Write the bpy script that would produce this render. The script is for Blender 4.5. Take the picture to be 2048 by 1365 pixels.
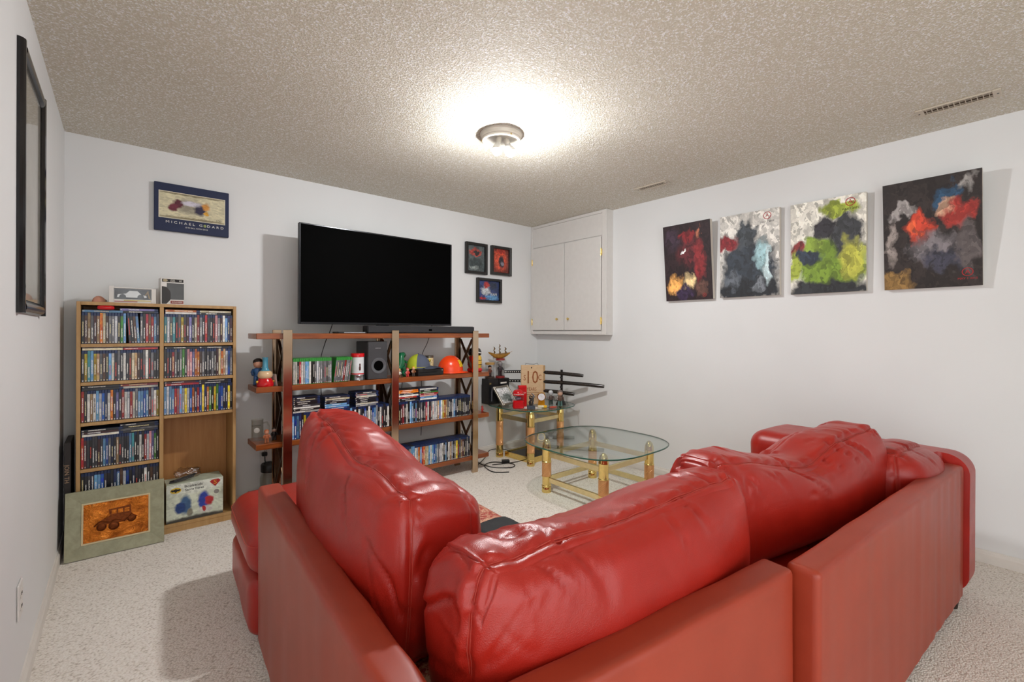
import bpy, math, random
from mathutils import Vector, Matrix, noise
R = math.radians
random.seed(7)
S = bpy.context.scene
for o in list(bpy.data.objects):
    bpy.data.objects.remove(o)
COL = S.collection

# ------------------------------------------------------------------ camera
XL, XR, YB, H = -.2504, 3.4338, 3.60, 2.32          # left wall, right wall, back wall, ceiling
YN = -2.6                                            # how far the room goes on behind the camera
YAW, ROLL, CH = .7065, .0036, 1.198
cd = bpy.data.cameras.new('camera')
cam = bpy.data.objects.new('camera', cd)
COL.objects.link(cam)
cd.sensor_width = 36
cd.lens = 36 * 913.4354 / 2048
cd.shift_y = -(682.5 - 663.72) / 2048
cd.clip_start = .02
_r = Vector((math.cos(YAW), -math.sin(YAW), 0)); _u = Vector((0, 0, 1)); _f = Vector((math.sin(YAW), math.cos(YAW), 0))
_ex = _r * math.cos(ROLL) + _u * math.sin(ROLL); _ey = -_r * math.sin(ROLL) + _u * math.cos(ROLL); _ez = -_f
cam.matrix_world = Matrix(((_ex.x, _ey.x, _ez.x, 0), (_ex.y, _ey.y, _ez.y, 0), (_ex.z, _ey.z, _ez.z, CH), (0, 0, 0, 1)))
S.camera = cam

# ------------------------------------------------------------------ world, exposure
w = bpy.data.worlds.new('world'); S.world = w; w.use_nodes = True
w.node_tree.nodes['Background'].inputs[0].default_value = (.97, .985, 1., 1)
w.node_tree.nodes['Background'].inputs[1].default_value = 2.3
S.view_settings.view_transform = 'Standard'
S.view_settings.look = 'None'
S.view_settings.gamma = 1
S.view_settings.use_curve_mapping = False
S.view_settings.exposure = 0.14
BULB = 1550.0          # emission strength of the two bulbs of the ceiling lamp
FILL_BULB = 420.0          # added fill light: the same fitting, unseen behind the camera
S.cycles.use_denoising = True
S.cycles.max_bounces = 10
S.cycles.transparent_max_bounces = 16
S.cycles.sample_clamp_indirect = 6

# ------------------------------------------------------------------ helpers: materials
MATS = {}
class NT:
    """small wrapper to wire shader nodes"""
    def __init__(s, name):
        s.m = bpy.data.materials.new(name); s.m.use_nodes = True
        s.t = s.m.node_tree; s.b = s.t.nodes['Principled BSDF']; s.out = s.t.nodes['Material Output']
    def n(s, typ, **kw):
        nd = s.t.nodes.new(typ)
        for k, v in kw.items():
            setattr(nd, k, v)
        return nd
    def l(s, a, b): s.t.links.new(a, b)
    def coord(s, kind='Object'): return s.n('ShaderNodeTexCoord').outputs[kind]
    def mapping(s, vec, scale=(1, 1, 1), loc=(0, 0, 0), rot=(0, 0, 0)):
        m = s.n('ShaderNodeMapping'); s.l(vec, m.inputs[0])
        m.inputs['Scale'].default_value = scale; m.inputs['Location'].default_value = loc; m.inputs['Rotation'].default_value = rot
        return m.outputs[0]
    def noise(s, vec, scale, detail=4, rough=.5, dist=0.):
        m = s.n('ShaderNodeTexNoise'); s.l(vec, m.inputs['Vector'])
        m.inputs['Scale'].default_value = scale; m.inputs['Detail'].default_value = detail
        m.inputs['Roughness'].default_value = rough; m.inputs['Distortion'].default_value = dist
        return m.outputs['Fac'], m.outputs['Color']
    def ramp(s, fac, stops, interp='LINEAR'):
        m = s.n('ShaderNodeValToRGB'); s.l(fac, m.inputs[0]); m.color_ramp.interpolation = interp
        e = m.color_ramp.elements
        while len(e) < len(stops): e.new(.5)
        for i, (p, c) in enumerate(stops):
            e[i].position = p; e[i].color = (c[0], c[1], c[2], 1) if not isinstance(c, (int, float)) else (c, c, c, 1)
        return m.outputs[0]
    def math(s, op, a, b=None, clamp=False):
        m = s.n('ShaderNodeMath', operation=op); m.use_clamp = clamp
        for i, v in enumerate((a, b)):
            if v is None: continue
            if isinstance(v, (int, float)): m.inputs[i].default_value = v
            else: s.l(v, m.inputs[i])
        return m.outputs[0]
    def mix(s, fac, a, b, mode='MIX'):
        m = s.n('ShaderNodeMix', data_type='RGBA', blend_type=mode)
        for i, v in ((0, fac), (6, a), (7, b)):
            if isinstance(v, (int, float)): m.inputs[i].default_value = v
            elif isinstance(v, tuple): m.inputs[i].default_value = (v[0], v[1], v[2], 1)
            else: s.l(v, m.inputs[i])
        return m.outputs[2]
    def bump(s, height, strength=.3, dist=.01):
        m = s.n('ShaderNodeBump'); s.l(height, m.inputs['Height'])
        m.inputs['Strength'].default_value = strength; m.inputs['Distance'].default_value = dist
        s.l(m.outputs[0], s.b.inputs['Normal']); return m
    def set(s, **kw):
        names = dict(col='Base Color', rough='Roughness', metal='Metallic', spec='Specular IOR Level', coat='Coat Weight', coatr='Coat Roughness',
                     emit='Emission Color', es='Emission Strength', trans='Transmission Weight', ior='IOR', sheen='Sheen Weight', alpha='Alpha')
        for k, v in kw.items():
            i = s.b.inputs[names[k]]
            if isinstance(v, tuple): i.default_value = (v[0], v[1], v[2], 1)
            elif isinstance(v, (int, float)): i.default_value = v
            else: s.l(v, i)
        return s

def hexc(h):
    h = h.lstrip('#'); c = [int(h[i:i + 2], 16) / 255 for i in (0, 2, 4)]
    return tuple(x / 12.92 if x <= .04045 else ((x + .055) / 1.055) ** 2.4 for x in c)

def plain(name, col, rough=.5, metal=0., var=.08, scale=25., bump=0., **kw):
    """procedural paint / plastic / metal: colour with a little noise in it"""
    if name in MATS: return MATS[name]
    if isinstance(col, str): col = hexc(col)
    t = NT(name); f, _ = t.noise(t.coord(), scale, 3)
    a = tuple(max(0, c * (1 - var)) for c in col); b = tuple(min(1, c * (1 + var)) for c in col)
    t.set(col=t.ramp(f, [(.3, a), (.7, b)]), rough=rough, metal=metal, **kw)
    if bump: t.bump(f, bump, .002)
    MATS[name] = t.m; return t.m

def wood(name, c1, c2, rough=.4, scale=(1.5, 14, 14), coat=0., bump=.05):
    if name in MATS: return MATS[name]
    t = NT(name); v = t.mapping(t.coord(), scale)
    f, _ = t.noise(v, 3.2, 8, .62, .6)
    f2, _ = t.noise(t.mapping(t.coord(), (scale[0] * 4, scale[1] * 6, scale[2] * 6)), 4, 3)
    c = t.ramp(f, [(.32, hexc(c1)), (.68, hexc(c2))])
    c = t.mix(t.math('MULTIPLY', f2, .35), c, hexc(c1))
    t.set(col=c, rough=rough, coat=coat, coatr=.15); t.bump(f, bump, .001)
    MATS[name] = t.m; return t.m

def glass(name, tint, refl=.06, rough=.02):
    """clear pane: light passes straight through with a tint, mirrored by Fresnel"""
    if name in MATS: return MATS[name]
    t = NT(name); tr = t.n('ShaderNodeBsdfTransparent'); tr.inputs[0].default_value = (*tint, 1)
    gl = t.n('ShaderNodeBsdfGlossy'); gl.inputs['Roughness'].default_value = rough
    lw = t.n('ShaderNodeLayerWeight'); lw.inputs[0].default_value = .5
    f, _ = t.noise(t.coord(), 6, 2)
    fac = t.math('ADD', t.math('MULTIPLY', t.math('POWER', lw.outputs['Facing'], 3.6), .62), t.math('MULTIPLY', f, refl), True)
    mx = t.n('ShaderNodeMixShader'); t.l(fac, mx.inputs[0]); t.l(tr.outputs[0], mx.inputs[1]); t.l(gl.outputs[0], mx.inputs[2])
    t.l(mx.outputs[0], t.out.inputs[0]); MATS[name] = t.m; return t.m

def leather(name, base, dark, worn=0., rel=1.):
    if name in MATS: return MATS[name]
    t = NT(name); co = t.coord()
    f, _ = t.noise(co, 5, 6, .6)
    c = t.ramp(f, [(.2, hexc(dark)), (.8, hexc(base))])
    if worn:
        g, _ = t.noise(co, 90, 8, .75); p, _ = t.noise(co, 3.2, 3)
        m = t.math('MULTIPLY', t.ramp(g, [(.47, 0.), (.53, 1.)]), t.ramp(p, [(.40, 0.), (.56, 1.)]))
        m = t.math('MULTIPLY', m, worn)
        c = t.mix(m, c, hexc('#c9a283'))
        t.set(rough=t.math('ADD', t.math('MULTIPLY', m, .4), .36))
    else:
        r, _ = t.noise(co, 18 if rel > .5 else 2.5, 4 if rel > .5 else 1)
        t.set(rough=t.math('ADD', t.math('MULTIPLY', r, .14 if rel > .5 else .04), .27 if rel > .5 else .38))
    t.set(col=c, spec=.5)
    vo = t.n('ShaderNodeTexVoronoi'); t.l(co, vo.inputs['Vector']); vo.inputs['Scale'].default_value = 420
    big, _ = t.noise(co, 28, 5, .6)
    h = t.math('ADD', t.math('MULTIPLY', vo.outputs[0], .55), t.math('MULTIPLY', big, .7 * rel))
    t.bump(h, .16 if rel > .5 else .015, .003); MATS[name] = t.m; return t.m

def art(name, bg, blobs, warp=.25, seed=0., wscale=7., grain=.35, rough=.6):
    """flat print: soft-edged colour patches bent by noise; coordinates are the print's own -1..1"""
    t = NT(name); co = t.coord('Generated')
    v = t.mapping(co, (2, 2, 2), (-1, -1, -1))
    _, nc = t.noise(t.mapping(co, (1, 1, 1), (seed, seed * 1.7, seed * .6)), wscale, 3, .5)
    off = t.n('ShaderNodeVectorMath', operation='MULTIPLY_ADD'); t.l(nc, off.inputs[0])
    off.inputs[1].default_value = (2 * warp,) * 3; off.inputs[2].default_value = (-warp,) * 3
    add = t.n('ShaderNodeVectorMath', operation='ADD'); t.l(v, add.inputs[0]); t.l(off.outputs[0], add.inputs[1])
    sep = t.n('ShaderNodeSeparateXYZ'); t.l(add.outputs[0], sep.inputs[0])
    X, Z = sep.outputs[0], sep.outputs[2]
    c = hexc(bg)
    for (cx, cz, rx, rz, col, soft) in blobs:
        a = t.math('DIVIDE', t.math('SUBTRACT', X, cx), rx); b = t.math('DIVIDE', t.math('SUBTRACT', Z, cz), rz)
        d = t.math('ADD', t.math('MULTIPLY', a, a), t.math('MULTIPLY', b, b))
        m = t.n('ShaderNodeMapRange'); t.l(d, m.inputs[0]); m.inputs[1].default_value = 1 + soft; m.inputs[2].default_value = max(0., 1 - soft)
        c = t.mix(m.outputs[0], c, hexc(col))
    g, _ = t.noise(co, 14, 5, .6)
    vf = t.n('ShaderNodeTexVoronoi'); vf.inputs['Scale'].default_value = 8.5; t.l(add.outputs[0], vf.inputs['Vector'])
    fac_ = t.n('ShaderNodeSeparateColor'); t.l(vf.outputs['Color'], fac_.inputs[0])
    k = t.ramp(t.math('ADD', t.math('MULTIPLY', g, .45), t.math('MULTIPLY', fac_.outputs[0], .55)), [(.22, (1 - grain * 1.2,) * 3), (.5, (1.,) * 3), (.8, (1 + grain * 1.5,) * 3)])
    c = t.mix(1., c, k, 'MULTIPLY')
    t.set(col=c, rough=rough); return t.m

# ------------------------------------------------------------------ helpers: meshes
class MB:
    def __init__(s): s.v = []; s.f = []
    def add(s, vs, fs):
        n = len(s.v); s.v += [tuple(p) for p in vs]; s.f += [tuple(n + i for i in q) for q in fs]; return s
    def box(s, x0, x1, y0, y1, z0, z1):
        return s.add([(x, y, z) for z in (z0, z1) for y in (y0, y1) for x in (x0, x1)],
                     [(0, 2, 3, 1), (4, 5, 7, 6), (0, 1, 5, 4), (2, 6, 7, 3), (0, 4, 6, 2), (1, 3, 7, 5)])
    def cbox(s, x0, x1, y0, y1, z0, z1, b=.002):
        """box with chamfered edges"""
        b = min(b, (x1 - x0) * .45, (y1 - y0) * .45, (z1 - z0) * .45)
        vs = []; idx = {}
        for i, x in enumerate((x0, x1)):
            for j, y in enumerate((y0, y1)):
                for k, z in enumerate((z0, z1)):
                    sx, sy, sz = (b, -b)[i], (b, -b)[j], (b, -b)[k]
                    for a, p in enumerate(((x, y + sy, z + sz), (x + sx, y, z + sz), (x + sx, y + sy, z))):
                        idx[i, j, k, a] = len(vs); vs.append(p)
        fs = []; I = idx
        for i in (0, 1): fs.append([I[i, 0, 0, 0], I[i, 1, 0, 0], I[i, 1, 1, 0], I[i, 0, 1, 0]][::1 if i else -1])
        for j in (0, 1): fs.append([I[0, j, 0, 1], I[0, j, 1, 1], I[1, j, 1, 1], I[1, j, 0, 1]][::1 if j else -1])
        for k in (0, 1): fs.append([I[0, 0, k, 2], I[1, 0, k, 2], I[1, 1, k, 2], I[0, 1, k, 2]][::1 if k else -1])
        for j in (0, 1):
            for k in (0, 1): fs.append([I[0, j, k, 1], I[1, j, k, 1], I[1, j, k, 2], I[0, j, k, 2]])
        for i in (0, 1):
            for k in (0, 1): fs.append([I[i, 0, k, 0], I[i, 1, k, 0], I[i, 1, k, 2], I[i, 0, k, 2]])
        for i in (0, 1):
            for j in (0, 1): fs.append([I[i, j, 0, 0], I[i, j, 1, 0], I[i, j, 1, 1], I[i, j, 0, 1]])
        for i in (0, 1):
            for j in (0, 1):
                for k in (0, 1): fs.append([I[i, j, k, 0], I[i, j, k, 1], I[i, j, k, 2]])
        return s.add(vs, fs)
    def bar(s, p, q, wx, wy, up=(0, 0, 1)):
        """square bar from p to q"""
        p, q = Vector(p), Vector(q); d = (q - p).normalized(); u = Vector(up)
        if abs(d.dot(u)) > .95: u = Vector((0, 1, 0))
        a = d.cross(u).normalized() * wx / 2; b = a.cross(d).normalized() * wy / 2
        vs = [e + sa * a + sb * b for e in (p, q) for sa, sb in ((-1, -1), (1, -1), (1, 1), (-1, 1))]
        return s.add(vs, [(0, 1, 2, 3), (7, 6, 5, 4), (0, 4, 5, 1), (1, 5, 6, 2), (2, 6, 7, 3), (3, 7, 4, 0)])
    def tube(s, pts, r, n=8, cap=True):
        pts = [Vector(p) for p in pts]; rs = r if isinstance(r, (list, tuple)) else [r] * len(pts)
        vs = []; prev = None
        for i, p in enumerate(pts):
            d = (pts[min(i + 1, len(pts) - 1)] - pts[max(i - 1, 0)]).normalized()
            if prev is None:
                a = d.orthogonal().normalized()
            else:
                a = (prev - d * prev.dot(d)).normalized()
            prev = a; b = d.cross(a)
            for k in range(n):
                t = 2 * math.pi * k / n; vs.append(p + (a * math.cos(t) + b * math.sin(t)) * rs[i])
        fs = [(i * n + k, i * n + (k + 1) % n, (i + 1) * n + (k + 1) % n, (i + 1) * n + k) for i in range(len(pts) - 1) for k in range(n)]
        if cap: fs += [tuple(range(n))[::-1], tuple((len(pts) - 1) * n + k for k in range(n))]
        return s.add(vs, fs)
    def lathe(s, prof, n=20, c=(0, 0, 0), axis='z', sq=(1, 1), cap=True):
        """prof: (radius, height) list revolved about an axis through c"""
        vs = []
        for r, h in prof:
            for k in range(n):
                t = 2 * math.pi * k / n; a, b = r * math.cos(t) * sq[0], r * math.sin(t) * sq[1]
                p = (a, b, h) if axis == 'z' else ((a, h, b) if axis == 'y' else (h, a, b))
                vs.append((c[0] + p[0], c[1] + p[1], c[2] + p[2]))
        m = len(prof)
        fs = [(i * n + k, i * n + (k + 1) % n, (i + 1) * n + (k + 1) % n, (i + 1) * n + k) for i in range(m - 1) for k in range(n)]
        if cap and prof[0][0] > 1e-6: fs.append(tuple(range(n))[::-1])
        if cap and prof[-1][0] > 1e-6: fs.append(tuple((m - 1) * n + k for k in range(n)))
        return s.add(vs, fs)
    def ball(s, c, r, n=14, m=9):
        rx, ry, rz = r if isinstance(r, tuple) else (r, r, r)
        vs = []; fs = []
        for i in range(m + 1):
            a = math.pi * i / m
            for k in range(n):
                t = 2 * math.pi * k / n
                vs.append((c[0] + rx * math.sin(a) * math.cos(t), c[1] + ry * math.sin(a) * math.sin(t), c[2] - rz * math.cos(a)))
        fs = [(i * n + k, i * n + (k + 1) % n, (i + 1) * n + (k + 1) % n, (i + 1) * n + k) for i in range(m) for k in range(n)]
        return s.add(vs, fs)
    def prism(s, poly, a, b, axis='y'):
        """2-D outline extruded from a to b along an axis (outline in the other two)"""
        n = len(poly)
        def P(u, v, h): return (u, h, v) if axis == 'y' else ((u, v, h) if axis == 'z' else (h, u, v))
        vs = [P(u, v, a) for u, v in poly] + [P(u, v, b) for u, v in poly]
        fs = [tuple(range(n)), tuple(range(n, 2 * n))[::-1]] + [(i, n + i, n + (i + 1) % n, (i + 1) % n) for i in range(n)]
        return s.add(vs, fs)
    def build(s, name, mat, parent=None, smooth=False, loc=None, rot=None):
        me = bpy.data.meshes.new(name); me.from_pydata(s.v, [], s.f); me.validate(); me.update()
        import bmesh
        bm = bmesh.new(); bm.from_mesh(me)
        bmesh.ops.remove_doubles(bm, verts=bm.verts, dist=1e-6)
        bmesh.ops.recalc_face_normals(bm, faces=bm.faces)
        if smooth:
            for e in bm.edges:
                if len(e.link_faces) == 2 and e.calc_face_angle(0) > (smooth if isinstance(smooth, float) and smooth > 1e-3 else R(38)): e.smooth = False
            for f in bm.faces: f.smooth = True
        bm.to_mesh(me); bm.free()
        me.materials.append(mat)
        return link(name, me, parent, loc, rot)

def link(name, me, parent=None, loc=None, rot=None):
    o = bpy.data.objects.new(name, me); COL.objects.link(o)
    if parent: o.parent = parent
    if loc: o.location = loc
    if rot: o.rotation_euler = rot
    return o

def tag(o, label, cat, group=None, kind=None):
    o['label'] = label; o['category'] = cat
    if group: o['group'] = group
    if kind: o['kind'] = kind
    return o

def thing(name, label, cat, loc=(0, 0, 0), rz=0., group=None):
    o = link(name, None, None, loc, (0, 0, rz)); o.empty_display_size = .05
    return tag(o, label, cat, group)

def struct(o, label=None):
    o['kind'] = 'structure'
    if label: o['label'] = label
    return o

def text(name, body, size, mat, parent, loc, rot=(R(90), 0, 0), depth=.0004, align='CENTER', sx=1.):
    cu = bpy.data.curves.new(name, 'FONT'); cu.body = body; cu.size = size; cu.align_x = align; cu.align_y = 'CENTER'; cu.extrude = depth
    cu.resolution_u = 2
    tmp = bpy.data.objects.new('tmp', cu); COL.objects.link(tmp)
    bpy.context.view_layer.update()
    me = bpy.data.meshes.new_from_object(tmp.evaluated_get(bpy.context.evaluated_depsgraph_get()))
    bpy.data.objects.remove(tmp); bpy.data.curves.remove(cu)
    me.name = name; me.materials.clear(); me.materials.append(mat)
    o = link(name, me, parent, loc, rot); o.scale = (sx, 1, 1); return o

def cubegrid(hx, hy, hz, nx, ny, nz):
    """surface of a box as a grid: list of verts (in -1..1), faces"""
    vs = {}; V = []; F = []
    def vid(i, j, k):
        if (i, j, k) not in vs:
            vs[i, j, k] = len(V)
            e = lambda a, n: math.sin((a / n * 2 - 1) * math.pi / 2 * .88) / math.sin(math.pi / 2 * .88)
            V.append((e(i, nx), e(j, ny), e(k, nz)))
        return vs[i, j, k]
    for j in range(ny):
        for k in range(nz):
            for i, fl in ((0, 0), (nx, 1)):
                q = [vid(i, j, k), vid(i, j + 1, k), vid(i, j + 1, k + 1), vid(i, j, k + 1)]; F.append(q if fl else q[::-1])
    for i in range(nx):
        for k in range(nz):
            for j, fl in ((0, 1), (ny, 0)):
                q = [vid(i, j, k), vid(i + 1, j, k), vid(i + 1, j, k + 1), vid(i, j, k + 1)]; F.append(q if fl else q[::-1])
    for i in range(nx):
        for j in range(ny):
            for k, fl in ((0, 0), (nz, 1)):
                q = [vid(i, j, k), vid(i + 1, j, k), vid(i + 1, j + 1, k), vid(i, j + 1, k)]; F.append(q if fl else q[::-1])
    return V, F

def roundpt(p, h, r):
    """map a point of the unit cube surface to a rounded box with half sizes h, radius r"""
    q = [p[i] * h[i] for i in range(3)]
    inner = [max(-(h[i] - r), min(h[i] - r, q[i])) for i in range(3)]
    d = Vector([q[i] - inner[i] for i in range(3)])
    if d.length < 1e-9: return Vector(q)
    return Vector(inner) + d.normalized() * r

def softbox(name, mat, parent, x0, x1, y0, y1, z0, z1, r, n=(24, 8, 16), warp=None, loc=None, rot=None):
    c = Vector(((x0 + x1) / 2, (y0 + y1) / 2, (z0 + z1) / 2)); h = ((x1 - x0) / 2, (y1 - y0) / 2, (z1 - z0) / 2)
    V, F = cubegrid(*h, *n)
    P = [c + roundpt(p, h, r) for p in V]
    if warp: P = [warp(Vector(p)) for p in P]
    me = bpy.data.meshes.new(name); me.from_pydata([tuple(p) for p in P], [], F); me.update()
    for f in me.polygons: f.use_smooth = True
    me.materials.append(mat)
    return link(name, me, parent, loc, rot)

def copy_tree(o, parent=None):
    c = o.copy(); COL.objects.link(c); c.parent = parent
    for ch in o.children: copy_tree(ch, c)
    return c

# ------------------------------------------------------------------ structure materials
t = NT('wall_paint'); f, _ = t.noise(t.coord(), 60, 5); f2, _ = t.noise(t.coord(), 1.4, 3)
t.set(col=t.ramp(f2, [(.3, hexc('#e0e1e1')), (.7, hexc('#e5e6e6'))]), rough=.62, spec=.3); t.bump(f, .08, .002); M_WALL = t.m
t = NT('popcorn_ceiling'); co = t.coord()
f, _ = t.noise(co, 130, 3, .6, .3); v = t.n('ShaderNodeTexVoronoi'); t.l(co, v.inputs['Vector']); v.inputs['Scale'].default_value = 130
hgt = t.math('ADD', t.ramp(f, [(.38, 0.), (.72, 1.)]), t.math('MULTIPLY', t.math('SUBTRACT', 1., v.outputs[0]), .45))
t.set(col=t.ramp(f, [(.40, hexc('#d6cfbd')), (.55, hexc('#e3ddcd')), (.61, hexc('#ffffff'))]), rough=.75, spec=.35); t.bump(hgt, .6, .010); M_CEIL = t.m
t = NT('berber_carpet'); co = t.coord()
vo = t.n('ShaderNodeTexVoronoi'); t.l(t.mapping(co, (1, 1.35, 1), rot=(0, 0, .6)), vo.inputs['Vector']); vo.inputs['Scale'].default_value = 120
f, _ = t.noise(co, 230, 4, .7); f2, _ = t.noise(co, 2.2, 3)
c = t.ramp(t.math('SUBTRACT', 1., vo.outputs[0]), [(.05, hexc('#b8ad9f')), (.35, hexc('#ece4d9')), (.8, hexc('#fbf6ee'))])
c = t.mix(t.ramp(f, [(.28, 1.), (.42, 0.)]), c, hexc('#c9beb0'))
c = t.mix(t.math('MULTIPLY', f2, .22), c, hexc('#d0c5b8'))
t.set(col=c, rough=.95, spec=.1, sheen=.25)
hgt = t.math('ADD', t.math('SUBTRACT', 1., t.math('MULTIPLY', vo.outputs[0], 1.3)), t.math('MULTIPLY', f, .5)); t.bump(hgt, .55, .006); M_CARPET = t.m
M_TRIM = plain('trim_paint', '#ded9d2', .4, var=.03)
M_WHITE = plain('white_paint', '#dcd9d5', .38, var=.02)

# ------------------------------------------------------------------ the room
XO, YO = -2.6, .35      # left wall cut at YO, unseen, to admit fill light; floor, ceiling reach XO
struct(MB().box(XO, XR + .1, YN, YB + .1, -.1, 0).build('floor', M_CARPET), 'beige looped carpet floor')
struct(MB().box(XO, XR + .1, YN, YB + .1, H, H + .1).build('ceiling', M_CEIL), 'textured popcorn ceiling')
struct(MB().box(XL - .1, XL, YO, YB + .1, 0, H).build('wall_left', M_WALL))
struct(MB().box(XR, XR + .1, YN, YB + .1, 0, H).build('wall_right', M_WALL))
struct(MB().box(XL, XR, YB, YB + .1, 0, H).build('wall_back', M_WALL))
struct(MB().box(1.7, XR, -1.75, -1.65, 0, H).build('fill_block_wall', M_WALL))  # added out of view to hold back fill light from behind
def baseboard(name, poly, a, b, axis):
    return struct(MB().prism(poly, a, b, axis).build(name, M_TRIM))
bp = [(0, 0), (.012, 0), (.012, .045), (.009, .052), (.006, .056), (.004, .064), (0, .066)]
baseboard('baseboard_left', [(XL + u, v) for u, v in bp], YO, YB, 'y')
baseboard('baseboard_right', [(XR - u, v) for u, v in bp], YN, YB, 'y')
baseboard('baseboard_back', [(YB - u, v) for u, v in bp], XL, XR, 'x')

M_BRASS = plain('brass', '#ecd084', .14, 1., var=.06, scale=60)
M_BLACK = plain('black_plastic', '#161616', .4)
M_DGREY = plain('dark_grey_plastic', '#2b2c2e', .45)

# ---- built-in wall cupboard in the corner (boxed into the right wall up to the ceiling)
XC = XR - .09
cb = thing('wall_cabinet', 'white painted two-door wall cupboard boxed up to the ceiling corner', 'cabinet', (XR, 0, 0))
Y0, Y1, ZC = 2.595, YB, 1.172
MB().box(-.088, -.001, Y0, Y1 - .001, ZC, H - .001).build('body', M_WHITE, cb)
fr = MB()
fr.cbox(-.100, -.0885, Y0, Y0 + .05, ZC, H - .002, .002)
fr.cbox(-.100, -.0885, Y1 - .035, Y1 - .002, ZC, H - .002, .002)
fr.cbox(-.099, -.0885, Y0 + .05, Y1 - .035, H - .03, H - .002, .002)
fr.cbox(-.099, -.0885, Y0 + .05, Y1 - .035, ZC, ZC + .034, .002)
fr.build('face_frame', M_WHITE, cb)
ZD = 2.075
MB().box(-.095, -.0885, Y0 + .052, Y1 - .037, ZD + .012, H - .032).build('upper_panel', M_WHITE, cb)
ym = (Y0 + .052 + Y1 - .037) / 2
for a, b, hy, ky in ((Y0 + .055, ym - .004, Y0 + .05, ym - .07), (ym + .004, Y1 - .04, Y1 - .035, ym + .08)):
    d = MB().cbox(-.112, -.0955, a, b, ZC + .042, ZD, .003).build('door', M_WHITE, cb)
    MB().lathe([(.004, -.112), (.004, -.122), (.011, -.126), (.0135, -.133), (.010, -.139), (0, -.140)], 16, (0, ky, 1.325), 'x').build('knob', M_BRASS, d, True)
    for z in (1.30, 1.93):
        hg = MB().cbox(-.115, -.1005, hy - .007, hy + .007, z - .03, z + .03, .002)
        hg.lathe([(.004, -.034), (.004, .034)], 10, (-.115, hy, z)); hg.build('hinge', M_BRASS, d, True)

# ---- wall sockets
def socket(loc, rz, label):
    o = thing('wall_socket', label, 'wall socket', loc, rz)
    MB().cbox(-.036, .036, -.006, 0, -.057, .057, .003).build('plate', M_WHITE, o)
    for z in (-.02, .02):
        s = MB().lathe([(.017, -.0075), (.0165, -.006)], 18, (0, 0, z), 'y').build('receptacle', M_TRIM, o)
        b = MB(); b.box(-.007, -.005, -.0085, -.0074, z - .004, z + .006); b.box(.005, .007, -.0085, -.0074, z - .003, z + .005); b.build('slots', M_BLACK, s)
    return o
socket((XL + .0005, 2.13, .335), R(90), 'white wall socket low on the left wall near the carpet')
socket((.775, YB - .0005, .325), 0, 'white wall socket on the back wall beside the big bookcase')

# ---- ceiling vents
def vent(loc, rz, L, W, label):
    o = thing('ceiling_vent', label, 'vent', loc, rz, 'ceiling vents')
    mv = plain('vent_enamel', '#c9bfae', .45, var=.03); md = plain('vent_dark', '#4a3a2a', .8)
    fr = MB()
    for a, b, c, d in ((-L / 2, -L / 2 + .03, -W / 2, W / 2), (L / 2 - .03, L / 2, -W / 2, W / 2), (-L / 2 + .03, L / 2 - .03, -W / 2, -W / 2 + .016), (-L / 2 + .03, L / 2 - .03, W / 2 - .016, W / 2)):
        fr.cbox(a, b, c, d, -.007, -.0005, .002)
    fr.build('frame', mv, o)
    MB().box(-L / 2 + .028, L / 2 - .028, -W / 2 + .014, W / 2 - .014, -.002, -.0005).build('duct_opening', md, o)
    n = int((L - .06) / .0185)
    sl = MB().box(-.0013, .0013, -W / 2 + .015, W / 2 - .015, -.0065, -.0022)
    first = None
    for i in range(n):
        x = -L / 2 + .03 + (i + .5) * (L - .06) / n
        if first is None: first = sl.build('slat', mv, o, loc=(x, 0, 0))
        else: link('slat', first.data, o, (x, 0, 0))
    for y in (-W / 6, W / 6): MB().box(-L / 2 + .03, L / 2 - .03, y - .0008, y + .0008, -.0055, -.0025).build('crossbar', mv, o)
    for x in (-L / 2 + .012, L / 2 - .012): MB().lathe([(.004, -.0085), (.004, -.0068)], 10, (x, 0, 0)).build('screw', M_DGREY, o)
    return o
vent((3.09, .288, H), R(90), .30, .095, 'cream slatted ceiling vent near the right edge, the larger looking one')
vent((3.083, 1.965, H), R(90), .27, .085, 'cream slatted ceiling vent halfway along the right wall, the smaller looking one')

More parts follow.
